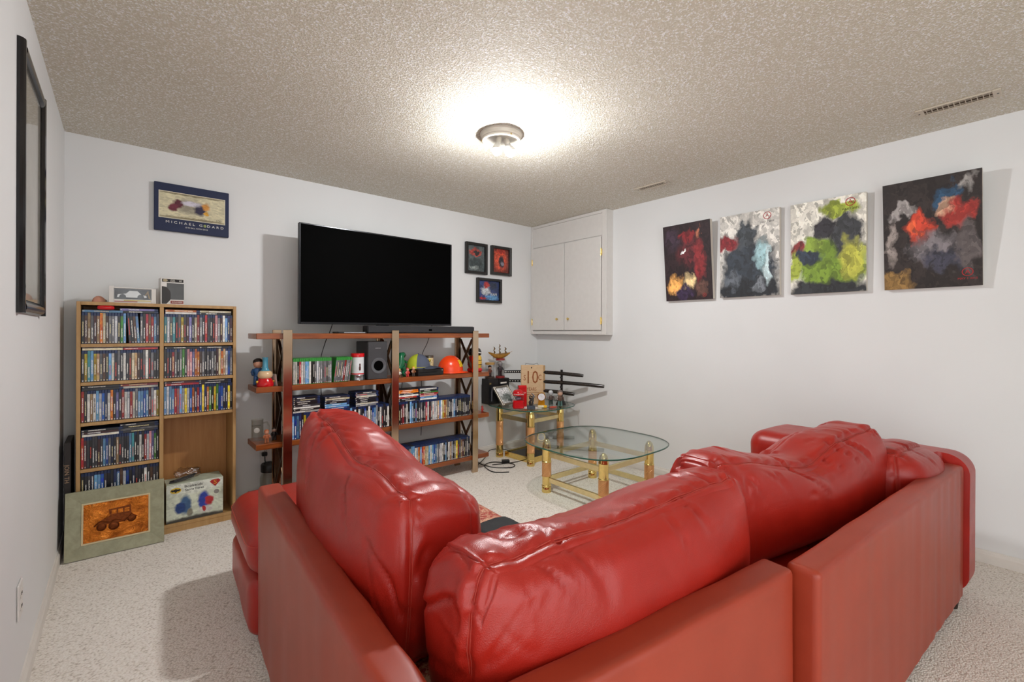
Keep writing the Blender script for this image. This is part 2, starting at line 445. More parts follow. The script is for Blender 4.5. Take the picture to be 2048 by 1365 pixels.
# ---- ceiling lamp and an added fill lamp: a round fitting with two bare bulbs
def lamp(loc, strength, label):
    o = thing('ceiling_lamp', label, 'ceiling lamp', loc)
    mb = plain('lamp_base', '#d8d3c8', .35, .1, var=.03)
    MB().lathe([(.118, 0), (.120, -.006), (.116, -.010), (.116, -.016), (.113, -.021), (.113, -.030), (.109, -.034), (.109, -.044), (.104, -.048), (.1005, -.048), (.1005, -.0295)], 40).build('base_ring', mb, o, True)
    MB().lathe([(.0995, -.0302), (.0995, -.0315), (.06, -.033), (0, -.0335)], 32).build('pan', plain('lamp_pan', '#d9d6cc', .3, .5), o, True)
    cl = MB()
    for a in (20, 140, 260):
        cl.tube([(.104 * math.cos(R(a)), .104 * math.sin(R(a)), -.03), (.112 * math.cos(R(a)), .112 * math.sin(R(a)), -.042)], .004, 8)
    cl.build('glass_clip', M_BRASS, o)
    t = NT('bulb_glow_%d' % strength); t.set(col=(.9, .9, .9), emit=(.985, .99, 1.), es=float(strength)); me = t.m
    for ang, tip in ((-55, 1.5), (200, 1.9)):
        d = Vector((math.cos(R(ang)) * .5, math.sin(R(ang)) * .5, -tip)).normalized()
        p0 = Vector((math.cos(R(ang)) * .028, math.sin(R(ang)) * .028, -.034))
        MB().tube([p0, p0 + d * .022, p0 + d * .034], [.017, .017, .0145], 14).build('socket', mb, o, True)
        MB().tube([p0 + d * (.034 + .0115 * i) for i in range(5)], [.0140, .0190, .0265, .0300, .0295], 18).build('bulb_collar', plain('bulb_collar', '#e8e6e0', .4, var=.02), o, True)
        MB().tube([p0 + d * (.0802 + .0052 * i) for i in range(6)], [.0290, .0278, .0250, .0205, .0140, .0045], 18).build('bulb', me, o, True)
    return o
lamp((1.633, 2.012, H - .0005), BULB, 'round ceiling lamp with two bare glowing bulbs and no shade')
lamp((-.35, -1.45, H - .0005), FILL_BULB, 'added round fill lamp with two bulbs, unseen behind the viewpoint')

# ------------------------------------------------------------------ red leather sectional
M_LEA = leather('red_leather', '#ac2418', '#921910')
M_LEAW = leather('worn_red_leather', '#a02a20', '#861a14', 1.)
M_LEAB = leather('red_leather_back', '#a03a22', '#8e2e18', 0., .25)
M_STITCH = plain('red_thread', '#b03a2c', .6)
M_FOOT = plain('dark_wood_foot', '#2a1a12', .4)

def nz(p, s, seed=0.): return noise.noise(Vector((p[0] * s[0] + seed, p[1] * s[1] + seed * 1.3, p[2] * s[2] - seed)))

def drape(amp, s, seed):
    def wf(p):
        p.x += amp * .4 * nz(p, s, seed + 5); p.y += amp * nz(p, s, seed); return p
    return wf

# -- corner section (long side along the left, short side towards the viewpoint)
CA = Vector((.304, .531, 0)); AL = R(-3.36); AR = R(-8.09)
sa = thing('sectional_sofa', 'red leather corner section of the sofa with long chaise end', 'sofa', CA, AL)
softbox('back_panel', M_LEAB, sa, 0, .078, .02, 1.381, .045, .62, .015, (10, 60, 30), lambda p: Vector((p.x + .004 * nz(p, (2, 9, 2), 3), p.y, p.z + .003 * nz(p, (3, 6, 3), 8))))
bp2 = softbox('back_panel', M_LEAB, sa, 0, .957, 0, .078, .045, .62, .015, (60, 10, 30), lambda p: Vector((p.x, p.y + .004 * nz(p, (9, 2, 2), 13), p.z + .003 * nz(p, (6, 3, 3), 4))), rot=(0, 0, AR - AL))
def puff(c, h, amt, seed):
    def wf(p):
        u = [(p[i] - c[i]) / h[i] for i in range(3)]
        b = amt * max(0, 1 - u[0] ** 2) * max(0, 1 - u[1] ** 2)
        p.z += b if u[2] > 0 else 0
        p.z += .003 * nz(p, (5, 5, 5), seed); p.x += .004 * nz(p, (5, 5, 5), seed + 3); p.y += .004 * nz(p, (5, 5, 5), seed + 6); return p
    return wf
softbox('seat_cushion', M_LEAW, sa, .082, .88, .09, 1.39, .27, .425, .05, (30, 40, 8), puff((.48, .74, .35), (.4, .65, .08), .015, 1))
softbox('chaise_cushion', M_LEA, sa, -.028, .885, 1.392, 2.02, .24, .43, .085, (30, 26, 10), puff((.43, 1.7, .34), (.45, .31, .1), .018, 2))
softbox('seat_base', M_LEA, sa, .08, .86, .085, 1.39, .045, .27, .02, (16, 20, 8))
softbox('chaise_base', M_LEA, sa, -.024, .87, 1.392, 1.99, .03, .25, .05, (26, 22, 10), puff((.43, 1.7, .14), (.45, .3, .1), 0, 9))
def loopz(x0, x1, y0, y1, z, r, n=6):
    pts = []
    for cx, cy, a in ((x1 - r, y1 - r, 0), (x0 + r, y1 - r, 90), (x0 + r, y0 + r, 180), (x1 - r, y0 + r, 270)):
        for i in range(n + 1):
            t = R(a + 90 * i / n); pts.append((cx + r * math.cos(t), cy + r * math.sin(t), z))
    return pts + [pts[0]]
MB().tube(loopz(-.0285, .886, 1.39, 2.021, .375, .09), .0012, 6).build('seam', M_STITCH, sa, True)
for x, y in ((.04, .05), (.82, .15), (.05, 1.93), (.8, 1.93)):
    MB().lathe([(.022, 0), (.026, .045)], 12, (x, y, 0)).build('foot', M_FOOT, sa)

# -- straight section with the padded arm
CB = Vector((1.268, .350, 0)); BR = R(-4.3)
sb = thing('sectional_sofa', 'red leather straight section of the sofa with padded right arm', 'sofa', CB, BR)
def bdrape(p):
    k = max(0, min(1, (p.x - .5) / .8))
    p.y += (.0022 + .004 * k) * nz(p, (16, 2, 1.1), 31) * (1 if p.z < .6 else .3); p.z += .003 * nz(p, (6, 3, 3), 14); return p
softbox('back_panel', M_LEAB, sb, 0, 1.534, 0, .078, .045, .62, .015, (110, 10, 36), bdrape)
def armw(p):
    k = max(0, (p.z - .42) / .24)
    p.x += (-.03 if p.x < 1.5 else .012) * k * (1 - .3 * k) + .004 * nz(p, (5, 5, 5), 41); p.z += .004 * nz(p, (4, 4, 4), 42); return p
softbox('arm', M_LEA, sb, 1.33, 1.735, -.018, .845, .05, .66, .085, (24, 40, 30), lambda p: armw(p) if p.y > .09 else armw(Vector((max(p.x, 1.538 - .0), p.y, p.z))))
sm = MB()
for yy in (.52, .528): sm.tube([(1.292 + .0, yy, .43), (1.285, yy, .56), (1.31, yy, .625), (1.36, yy, .655), (1.45, yy, .664), (1.6, yy, .664)], .0014, 6)
sm.build('seam', M_STITCH, sb, True)
softbox('seat_base', M_LEA, sb, .0, 1.33, .085, .93, .045, .27, .02, (20, 16, 8))
softbox('seat_cushion', M_LEA, sb, -.02, .63, .085, .985, .27, .43, .055, (20, 26, 8), puff((.31, .53, .35), (.32, .45, .08), .012, 5))
softbox('seat_cushion', M_LEA, sb, .635, 1.325, .085, .985, .27, .43, .055, (20, 26, 8), puff((.98, .53, .35), (.32, .45, .08), .012, 6))
for x, y in ((.06, .05), (1.50, .03), (1.66, .78), (.06, .88)):
    MB().lathe([(.018, 0), (.024, .05)], 12, (x, y, 0)).build('foot', M_FOOT, sb)

# -- loose back cushions
def cushion(label, base, rz, tilt, L, T, Hh, top, seed, wr=1., n=(96, 36, 56), sy=-.70, rf=.30):
    o = thing('back_cushion', label, 'cushion', base, rz, 'loose red leather back cushions')
    h = (L / 2, T / 2, Hh / 2); r = T * rf
    def surf(p, out=0.):
        x, y, z = p
        q = roundpt(p, h, r)
        inner = Vector([max(-(h[i] - r), min(h[i] - r, p[i] * h[i])) for i in range(3)])
        d = (Vector([p[i] * h[i] for i in range(3)]) - inner); d = d.normalized() if d.length > 1e-9 else Vector((0, 0, 1))
        # belly of the faces
        q.y += (1 if y > 0 else -1) * abs(y) * .05 * max(0, 1 - x * x) * max(0, 1 - z * z)
        q.x += x ** 3 * .02 * (1 - z * z)
        q.z += max(0, z) * top(x, y)
        # seam groove on the back rim
        rim = max(abs(x), abs(z) if z > 0 else 0)
        if rim > .86:
            q -= d * .007 * math.exp(-((y - sy) / .09) ** 2)
            q -= d * .006 * math.exp(-((y - .72) / .09) ** 2)
            q += d * .0045 * wr * math.exp(-((y - sy - .16) / .13) ** 2) * math.sin(x * 42 + 5 * nz(p, (4, 4, 4), seed))
        # broad swells, and a few sharp creases running off the top seams
        w_ = (x * L / 2, y * T / 2, z * Hh / 2)
        a = nz(w_, (5.5, 6, 3.4), seed); b = nz(w_, (4.5, 9, 6), seed + 20)
        tz = max(0., min(1., (z - .1) / .7)); ends = max(0., min(1., (abs(x) - .72) / .25))
        tops = max(tz, .8 * ends)
        cr = lambda s_, k: max(0., 1 - abs(s_) * k) ** 2
        s1 = nz((w_[0] + .5 * w_[2], w_[1] * .5, w_[2] - .3 * w_[0]), (10, 7, 3), seed + 40); s2 = nz((w_[0] - .6 * w_[2], w_[1] * .5, w_[2] + .4 * w_[0]), (15, 9, 4), seed + 60)
        m1 = max(0., min(1., nz(w_, (4, 5, 5), seed + 80) * 3 + .2)); m2 = max(0., min(1., nz(w_, (5, 5, 5), seed + 95) * 3 + .1))
        q += d * wr * ((.35 + .65 * tops) * (.014 * a + .009 * b) + tops * (m1 * (.008 * cr(s1, 3.2) - .018 * cr(s1 - .05, 8)) + m2 * (.005 * cr(s2, 3.5) - .008 * cr(s2 - .04, 8))))
        # tucked-in corners
        ear = max(0., abs(x) - .8) * max(0., z - .75) * 18
        q.z += .012 * ear * math.copysign(1, .5) - .02 * max(0., 1 - abs(abs(x) - .8) * 6) * max(0., z - .7)
        q += d * out
        q.z += Hh / 2
        return q
    V, F = cubegrid(*h, *n)
    me = bpy.data.meshes.new('cover'); me.from_pydata([tuple(surf(p)) for p in V], [], F); me.update()
    for f in me.polygons: f.use_smooth = True
    me.materials.append(M_LEA)
    cov = link('cover', me, o, None, (tilt, 0, 0))
    for dy, yy in ((-.028, sy), (.028, sy)):
        pts = []
        for i in range(61):
            k = i / 60 * 4 - 2
            if k < -1: x, z = -1., -.8 + 1.8 * (k + 2)
            elif k <= 1: x, z = k, 1.
            else: x, z = 1., 1. - 1.8 * (k - 1)
            pts.append(surf((x, yy + dy, z), .0006))
        MB().tube(pts, .0009, 5).build('stitching', M_STITCH, cov, True)
    return o
cushion('large plump red back cushion leaning on the left side of the sofa',
        (.580, 1.345, .425), R(-93.4), R(-2), .88, .245, .455, lambda x, y: -.035 * math.exp(-((x - .1) / .35) ** 2) + .035 * max(0, -x) - .05 * max(0, x) - .03 * max(0, y), 3.1, .9)
cushion('wrinkled red back cushion in the foreground centre, nearest the viewpoint',
        (.912, .680, .425), R(-5.6), R(-2), .875, .245, .375, lambda x, y: -.012 * math.exp(-((x + .1) / .4) ** 2) - .035 * max(0, y) - .018 * max(0, -x), 11.7, 1.)
cushion('slumped red back cushion behind the foreground one, sagging in its middle',
        (1.935, .640, .42), R(-10.7), R(-1), 1.09, .25, .365, lambda x, y: -.065 * math.exp(-((x + .12) / .38) ** 2) + .03 * max(0, x) + .02 * max(0, -x) , 23.3, .95, rf=.36)
cushion('partly hidden red back cushion squeezed against the right arm',
        (2.60, .425, .43), R(-4.3), R(-4), .46, .22, .285, lambda x, y: -.03 * max(0, x) ** 2, 31.9, .8, (48, 26, 34), rf=.44)

# dark cap-like cushion lying in the seat corner
ds = tag(softbox('floor_cushion', plain('black_cloth', '#15171a', .8, bump=.3, scale=200), None, -.09, .09, -.07, .07, 0, .05, .022, (16, 14, 8), lambda p: Vector((p.x, p.y, p.z * (1 - 8 * (p.x ** 2 + p.y ** 2)) + .004 * nz(p, (20, 20, 20), 3)))),
         'small black rounded cushion lying in the seat corner of the sofa', 'cushion')
ds.location = (1.07, 1.33, .428); ds.name = 'small_cushion'

# ------------------------------------------------------------------ brass and glass tables
M_TGLASS = glass('table_glass', (.92, .96, .945), .09)
M_GEDGE = plain('glass_edge', '#2f5a4e', .1, var=.05)
t = NT('twisted_rope_wood'); t.set(col=hexc('#e3ab72'), rough=.3, metal=.3); M_ROPE = t.m
M_PALEBRASS = plain('pale_brass', '#e8d6a4', .26, 1., var=.08)
def superpts(a, n, N=72):
    out = []
    for i in range(N):
        tt = 2 * math.pi * i / N; C, D = math.cos(tt), math.sin(tt)
        out.append((a * abs(C) ** (2 / n) * (1 if C >= 0 else -1), a * abs(D) ** (2 / n) * (1 if D >= 0 else -1)))
    return out
def glass_table(name, label, loc, rz, a, n, ztop, leg, rail_z, rope, top_loc=(0, 0)):
    o = thing(name, label, 'table', loc, rz)
    pl = [(x + top_loc[0], y + top_loc[1]) for x, y in superpts(a, n)]
    inn = [(x + top_loc[0], y + top_loc[1]) for x, y in superpts(a - .005, n)]
    g = MB().prism(inn, ztop - .010, ztop, 'z').build('glass_top', M_TGLASS, o)
    m = len(pl); e = MB()
    vs = [(x, y, ztop - .0005) for x, y in inn] + [(x, y, ztop - .003) for x, y in pl] + [(x, y, ztop - .008) for x, y in pl] + [(x, y, ztop - .0100) for x, y in inn]
    e.add(vs, [(k * m + i, k * m + (i + 1) % m, (k + 1) * m + (i + 1) % m, (k + 1) * m + i) for k in range(3) for i in range(m)])
    e.build('glass_edge', M_GEDGE, g, True)
    for sx in (-1, 1):
        for sy in (-1, 1):
            x, y = sx * leg, sy * leg; r = .033
            lg = MB().lathe([(r * 1.06, 0), (r * 1.06, .035), (r * .98, .04), (r * 1.08, .044), (r * 1.08, .05), (r * .98, .054), (r * .98, rope[0] - .006), (r * 1.1, rope[0] - .004), (r * 1.1, rope[0])], 24, (x, y, 0))
            zt = ztop - .0105
            L = lg.build('leg', M_BRASS, o, True); lg = MB()
            lg.lathe([(r * 1.1, rope[1]), (r * 1.1, rope[1] + .004), (r, rope[1] + .008), (r, zt - .075), (r * 1.05, zt - .07), (r * 1.05, zt - .064), (r, zt - .06), (r * .95, zt - .04), (r * .75, zt - .018), (r * .4, zt - .004), (r * .2, zt)], 24, (x, y, 0))
            lg.build('leg_cap', M_BRASS, L, True)
            # spiral-twisted sleeve: eighteen strands wound round the leg
            tw = MB()
            for q in range(18):
                tw.tube([(x + r * .93 * math.cos(q * math.pi / 9 + 38 * (z - rope[0])), y + r * .93 * math.sin(q * math.pi / 9 + 38 * (z - rope[0])), z) for z in [rope[0] + (rope[1] - rope[0]) * k / 16 for k in range(17)]], .0046, 6)
            tw.build('twisted_sleeve', M_ROPE, L, True)['kind'] = 'stuff'
    for z in rail_z:
        for sgn in (-1, 1):
            MB().cbox(-leg + .03, leg - .03, sgn * leg - .008, sgn * leg + .008, z - .019, z + .019, .002).build('rail', M_PALEBRASS, o)
            MB().cbox(sgn * leg - .008, sgn * leg + .008, -leg + .03, leg - .03, z - .019, z + .019, .002).build('rail', M_PALEBRASS, o)
    return o
glass_table('coffee_table', 'low brass coffee table with rounded clear glass top and twisted legs', (2.686, 2.165, 0), 0, .462, 3, .408, .266, (.095, .285), (.12, .225), (-.055, -.025))
glass_table('side_table', 'brass corner side table with rounded glass top crowded with keepsakes', (2.972, 3.213, 0), R(4), .372, 3, .505, .205, (.395,), (.115, .345), (.02, .0))
GT = .5055

# ------------------------------------------------------------------ oak-veneer bookcase by the left wall
M_OAK = wood('oak_veneer', '#a8814f', '#c09a66', .45, (10, 10, 1.2))
M_OAKIN = wood('oak_backing', '#a87440', '#bd8a52', .5, (12, 12, .9))
BX0, BX1, BY0, BY1, BZ = -.186, .552, 3.35, 3.592, 1.352
BM0, BM1 = .163, .188
SH = [1.1235, .9162, .6978, .4484]
bc = thing('bookcase', 'oak veneer bookcase packed with disc cases in the left corner', 'bookcase', (BX0, BY0, 0))
def bpart(name, x0, x1, y0, y1, z0, z1, mat=M_OAK): return MB().cbox(x0 - BX0, x1 - BX0, y0 - BY0, y1 - BY0, z0, z1, .0012).build(name, mat, bc)
bpart('side_panel', BX0, BX0 + .017, BY0, BY1, 0, BZ)
bpart('side_panel', BX1 - .017, BX1, BY0, BY1, 0, BZ)
bpart('top_panel', BX0 + .0172, BX1 - .0172, BY0, BY1, BZ - .018, BZ)
bpart('divider', BM0 + .003, BM1 - .003, BY0 + .001, BY1 - .004, .052, BZ - .0182)
bpart('bottom_panel', BX0 + .0172, BX1 - .0172, BY0 + .002, BY1, .034, .0518)
bpart('plinth', BX0 + .0172, BX1 - .0172, BY0 + .004, BY0 + .02, 0, .0338)
bpart('back_panel', BX0 + .0172, BX1 - .0172, BY1 - .0038, BY1, .052, BZ - .0182, M_OAKIN)
LX0, LX1, RX0, RX1 = BX0 + .0172, BM0 + .0028, BM1 - .0028, BX1 - .0172
for i, z in enumerate(SH):
    bpart('shelf', LX0, LX1, BY0 + .003, BY1 - .004, z - .018, z)
    if i < 3: bpart('shelf', RX0, RX1, BY0 + .003, BY1 - .004, z - .018, z)

# ------------------------------------------------------------------ chrome and wood TV shelving unit
t = NT('polished_bronze'); f, _ = t.noise(t.coord(), 3, 2)
t.set(col=t.ramp(f, [(.3, hexc('#b59a80')), (.7, hexc('#cdb79c'))]), metal=1., rough=.14); M_CHROME = t.m
M_BRONZE = plain('dark_bronze', '#5a4431', .3, .8)
M_SHELF = wood('cherry_shelf', '#6e3416', '#a1561f', .28, (1.2, 14, 14), .35)
SY0, SY1 = 3.172, 3.415
TZ = [1.181, .845, .488, .139]
st = thing('shelving_unit', 'open cherry-wood shelving unit with polished bronze posts under the television', 'shelves', (.63, SY0, 0))
def spart(name, mb, mat, parent=st, sm=False): o = mb.build(name, mat, parent, sm, loc=(-.63, -SY0, 0)); return o
for z in TZ: spart('shelf', MB().cbox(.63, 2.447, SY0, SY1, z - .036, z, .003), M_SHELF)
for xc in (.806, 1.550, 2.286):
    for y0, y1 in ((3.150, 3.170), (3.417, 3.437)):
        spart('post', MB().cbox(xc - .028, xc + .028, y0, y1, 0, 1.204, .002), M_CHROME)
    for a, b in ((.139, .452), (.488, .809), (.845, 1.145)):
        for p, q in (((3.2, a + .015), (3.39, b - .015)), ((3.39, a + .015), (3.2, b - .015))):
            dx = .004 if p[0] < 3.3 else -.004
            spart('cross_brace', MB().bar((xc + dx, p[0], p[1]), (xc + dx, q[0], q[1]), .012, .018, (1, 0, 0)), M_BRONZE)
        for y in (3.187, 3.405): spart('upright', MB().box(xc - .012, xc + .012, y - .009, y + .009, a, b), M_BRONZE)

# ------------------------------------------------------------------ disc cases: one colour per spine, one object per case
PAL = dict(k=('black', '#17161a'), d=('dark grey', '#35343a'), g=('grey', '#77777c'), l=('pale grey', '#b9bcc4'), w=('white', '#e6e4de'), c=('cream', '#dcceaa'),
           t=('tan', '#b8946a'), b=('brown', '#5e4030'), m=('maroon', '#4e1c22'), r=('red', '#b3202a'), o=('orange', '#e07a1c'), y=('yellow', '#e3c52a'),
           n=('navy', '#1d2c55'), u=('blue', '#1f58b8'), s=('sky blue', '#6fa6d6'), e=('teal', '#3f8d96'), q=('green', '#4f9a3a'), p=('violet', '#7a74ad'), i=('pink', '#c98a8f'))
t = NT('spine_print'); co = t.coord()
oi = t.n('ShaderNodeObjectInfo'); base = oi.outputs['Color']; rnd = oi.outputs['Random']
sep = t.n('ShaderNodeSeparateXYZ'); t.l(co, sep.inputs[0])
off = t.n('ShaderNodeCombineXYZ'); t.l(t.math('MULTIPLY', rnd, 37.), off.inputs[0]); t.l(t.math('MULTIPLY', rnd, 91.), off.inputs[2])
va = t.n('ShaderNodeVectorMath', operation='ADD'); t.l(co, va.inputs[0]); t.l(off.outputs[0], va.inputs[1])
big, bigc = t.noise(t.mapping(va.outputs[0], (1, 1, 1)), 34, 3, .6)
hs = t.n('ShaderNodeHueSaturation'); t.l(base, hs.inputs['Color']); t.l(t.math('ADD', t.math('MULTIPLY', big, .16), .42), hs.inputs['Hue'])
t.l(t.math('ADD', t.math('MULTIPLY', big, 1.6), .12), hs.inputs['Value'])
ink = t.ramp(t.math('FRACT', t.math('MULTIPLY', rnd, 7.3)), [(0, hexc('#efece4')), (.55, hexc('#e9dca8')), (.7, hexc('#d8483a')), (.8, hexc('#f2f2f2')), (.95, hexc('#151515'))], 'CONSTANT')
gl, _ = t.noise(t.mapping(va.outputs[0], (260, 1, 620)), 1., 2, .6)
band = t.math('LESS_THAN', t.math('ABSOLUTE', sep.outputs[0]), .0025)
z0 = t.math('ADD', t.math('MULTIPLY', t.math('FRACT', t.math('MULTIPLY', rnd, 13.7)), .035), .022); z1 = t.math('ADD', z0, t.math('ADD', t.math('MULTIPLY', t.math('FRACT', t.math('MULTIPLY', rnd, 5.1)), .05), .045))
inz = t.math('MULTIPLY', t.math('GREATER_THAN', sep.outputs[2], z0), t.math('LESS_THAN', sep.outputs[2], z1))
glyph = t.math('MULTIPLY', t.math('MULTIPLY', band, inz), t.math('GREATER_THAN', gl, .48))
foot = t.math('MULTIPLY', t.math('MULTIPLY', t.math('LESS_THAN', sep.outputs[2], .011), band), t.math('GREATER_THAN', gl, .45))
c = t.mix(t.math('MAXIMUM', glyph, t.math('MULTIPLY', foot, .8)), hs.outputs[0], ink)
t.set(col=c, rough=.32, spec=.5); M_SPINE = t.m
M_BLUECASE = plain('blue_case_plastic', '#0a2450', .34, var=.15)
M_BLACKCASE = plain('black_case_plastic', '#111113', .3)
M_GREENCASE = plain('green_case_plastic', '#2f8a35', .3, var=.1)
def case_mesh(kind, mat, t_=.0125, d=.134, h=.171):
    o = MB().cbox(-t_ / 2, t_ / 2, 0, d, 0, h, .001).build(kind, mat); me = o.data; bpy.data.objects.remove(o); return me
def label_mesh(t_, z0, z1):
    o = MB().box(-t_ / 2 + .0004, t_ / 2 - .0004, -.0004, -.00005, z0, z1).build('spine_label', M_SPINE); me = o.data; bpy.data.objects.remove(o); return me
CASES = {'u': ('disc_case', case_mesh('disc_case', M_BLUECASE), label_mesh(.0125, .003, .153), 'blue'),
         'k': ('dvd_case', case_mesh('dvd_case', M_BLACKCASE), label_mesh(.0125, .003, .168), 'black'),
         'g': ('game_case', case_mesh('game_case', M_GREENCASE, .0145, .134, .171), label_mesh(.0145, .003, .150), 'green')}
def ordn(n): return '%d%s' % (n, 'th' if 10 <= n % 100 <= 20 else {1: 'st', 2: 'nd', 3: 'rd'}.get(n % 10, 'th'))
def put_case(kind, colk, x, y, z, lean=0., lying=False, label='', group='', tk=1.):
    nm, cme, lme, shell = CASES[kind]
    o = link(nm, cme, None, (x, y, z), (0, R(90) if lying else lean, random.uniform(-.006, .006)))
    o.scale = (tk, 1, 1)
    cn, hx = PAL[colk]; rgb = hexc(hx); j = random.uniform(.45, 1.15)
    tag(o, label.format(c=cn, n=shell + ' case'), nm.replace('_', ' '), group)
    l = link('spine_label', lme, o); l.color = (min(1, rgb[0] * j), min(1, rgb[1] * j), min(1, rgb[2] * j), 1)
    return o
def row(seq, x0, x1, y, z, where, group, kind=None, leans={}):
    n = len(seq); p = (x1 - x0) / n
    k_ = 0
    for i, ck in enumerate(seq):
        if ck == ' ': continue
        k_ += 1
        kd = kind or ('k' if random.random() < .22 else 'u')
        tk = p / (.0145 if kd == 'g' else .0125) * .97
        ln = leans.get(i, 0.)
        put_case(kd, ck, x0 + (i + .5) * p, y + random.uniform(0, .004), z + .0004 + abs(math.sin(ln)) * .0065, ln, False,
                 '{c} spined {n}, ' + ordn(k_) + ' from left ' + where, group, tk)
def stack(seq, x, y, z, where, group, dx=.003):
    """lying cases, listed from the bottom up"""
    for i, ck in enumerate(seq):
        kd = 'k' if random.random() < .4 else 'u'
        put_case(kd, ck, x + random.uniform(-dx, dx), y + random.uniform(0, .005), z + .0064 + i * .0128, 0, True,
                 '{c} spined {n} lying ' + ordn(i + 1) + ' up ' + where, group)
yc = BY0 + .012
ROWS = [('dbtgmtocbggldqs dkbsgkrbrsn', 0, 1.1235, 'top left bookcase shelf'), ('elgekgydmpkcrgkrdkmigmwsnm', 1, 1.1235, 'top right bookcase shelf'),
        ('dyesytgbdswdgdwdbctbdgwdgkd', 0, .9162, 'second left bookcase shelf'), ('kdkrgkgqdiipoobgkdkgkmcotlug', 1, .9162, 'second right bookcase shelf'),
        ('rdwtwslunwodpdrwlrwgssusmlwy', 0, .6978, 'third left bookcase shelf'), ('slssrislyluonruynoqkyquudnyk', 1, .6978, 'third right bookcase shelf'),
        ('rmdkddmdsugnktddkdsekdwkrlipqk', 0, .4484, 'fourth left bookcase shelf'), ('kkdnssudkdnsbluknddkwdbdd', 0, .0518, 'bottom left bookcase shelf')]
for seq, side, z, where in ROWS:
    x0, x1 = ((LX0 + .002, LX1 - .002), (RX0 + .002, RX1 - .002))[side]
    if z < .1:      # the lowest row stands two layers deep on a box of the same height, tops level with the frame
        row(seq, x0, x1, yc, .255, 'on ' + where, 'disc cases in the bookcase')
    else:
        lean = {i: R(-3.5) for i in range(16, 20)} if where.startswith('top left') else {}
        row(seq, x0, x1, yc, z, 'on ' + where, 'disc cases in the bookcase', leans=lean)
G2 = 'disc cases lying on the bookcase rows'
for seq, xs, z, where in (('s', LX0 + .003, 1.1235, 'at left of top left bookcase shelf'), ('kp', LX0 + .178 - .02, 1.1235, 'at right of top left bookcase shelf'),
                          ('wo', RX0 + .006, 1.1235, 'at left of top right bookcase shelf'), ('kc', RX0 + .172, 1.1235, 'at right of top right bookcase shelf'),
                          ('cb', LX0 + .003, .9162, 'at left of second left bookcase shelf'), ('rk', LX0 + .16, .9162, 'at right of second left bookcase shelf'),
                          ('k', RX0 + .004, .9162, 'at left of second right bookcase shelf'), ('k', RX0 + .172, .9162, 'at right of second right bookcase shelf'),
                          ('kk', LX0 + .003, .6978, 'at left of third left bookcase shelf'), ('wr', LX0 + .16, .6978, 'at right of third left bookcase shelf'),
                          ('rm', RX0 + .004, .6978, 'at left of third right bookcase shelf'), ('kk', RX0 + .172, .6978, 'at right of third right bookcase shelf'),
                          ('wmk', LX0 + .003, .4484, 'at left of fourth left bookcase shelf'), ('dgkd', LX0 + .16, .4484, 'at right of fourth left bookcase shelf')):
    stack(seq, xs, yc, z + .1716, where, G2, .001)
# riser box that lifts the lowest row
ob = tag(MB().cbox(LX0 + .003, LX1 - .003, BY0 + .012, BY1 - .01, .0522, .2548, .003).build('storage_box', plain('dark_cardboard', '#2a2622', .8)), 'dark storage box under the lowest bookcase row, behind the copper picture', 'box')

GS = 'disc cases on the shelving unit'
row('wwkrwlsswkkglggggggg gggggrggg', .845, 1.214, SY0 + .004, .845, 'on second tier of TV shelving', 'green game cases on the shelving unit', 'g', {i: R(7) for i in range(21, 30)})
row('susnkynduskukyksuwkwgcgyocskwkwdkukwkuslkwdkkw', .838, 1.512, SY0 + .004, .488, 'on third tier left half', GS)
row('kmrdwksskskdgkdrwkgwlwtswyotgkdwsnkkdkkdkkd', 1.590, 2.250, SY0 + .004, .488, 'on third tier right half', GS)
row('sgmkdblsswlosroccswsuslglwksdwtlkcydgtmdkgk', 1.588, 2.245, SY0 + .004, .139, 'on lowest tier right half', GS)
G3 = 'disc cases stacked flat on the shelving unit'
stack('wkwdkkdk', .846, SY0 + .004, .6596, 'in left pile on third tier left half', G3)
stack('usskdcd', 1.046, SY0 + .004, .6596, 'in middle pile on third tier left half', G3)
stack('gwkkdwgk', 1.258, SY0 + .004, .6596, 'in right pile on third tier left half', G3)
stack('dkrwdoo', 1.584 + .004, SY0 + .004, .6596, 'in left pile on third tier right half', G3)
stack('wsirqkw', 1.765, SY0 + .004, .6596, 'in right pile on third tier right half', G3)

# ------------------------------------------------------------------ television, sound bar, subwoofer
tv = thing('television', 'large flat black television standing on top of the shelving unit', 'television', (1.523, 3.30, TZ[0]))
t = NT('tv_screen'); t.set(col=(.001, .001, .001), rough=.6, spec=.02); M_SCREEN = t.m
M_BEZEL = plain('tv_bezel', '#2a2b2e', .22, .6)
Z0, Z1 = .064, .757
MB().cbox(-.612, .612, .004, .03, Z0, Z1, .004).build('back_shell', M_DGREY, tv)
MB().cbox(-.45, .45, .0302, .06, Z0 + .03, Z1 - .25, .01).build('back_bulge', M_DGREY, tv)
MB().box(-.600, .600, .0005, .0038, Z0 + .016, Z1 - .009).build('screen', M_SCREEN, tv)
for a in ((-.612, -.600, Z0, Z1), (.600, .612, Z0, Z1), (-.600, .600, Z1 - .009, Z1), (-.600, .600, Z0, Z0 + .016)):
    MB().cbox(a[0], a[1], -.004, .0039, a[2], a[3], .0015).build('bezel', M_BEZEL, tv)
MB().box(-.05, .05, .012, .028, .012, Z0 - .0003).build('neck', M_BLACK, tv)
MB().cbox(-.26, .26, .008, .11, .0003, .0118, .003).build('foot', M_BLACK, tv)
sbar = thing('sound_bar', 'long black sound bar lying on the top shelf below the television', 'speaker', (1.819, 3.228, TZ[0]))
MB().cbox(-.471, .471, -.045, .045, .0003, .058, .008).build('body', plain('speaker_cloth', '#232427', .75, scale=300, bump=.3), sbar)
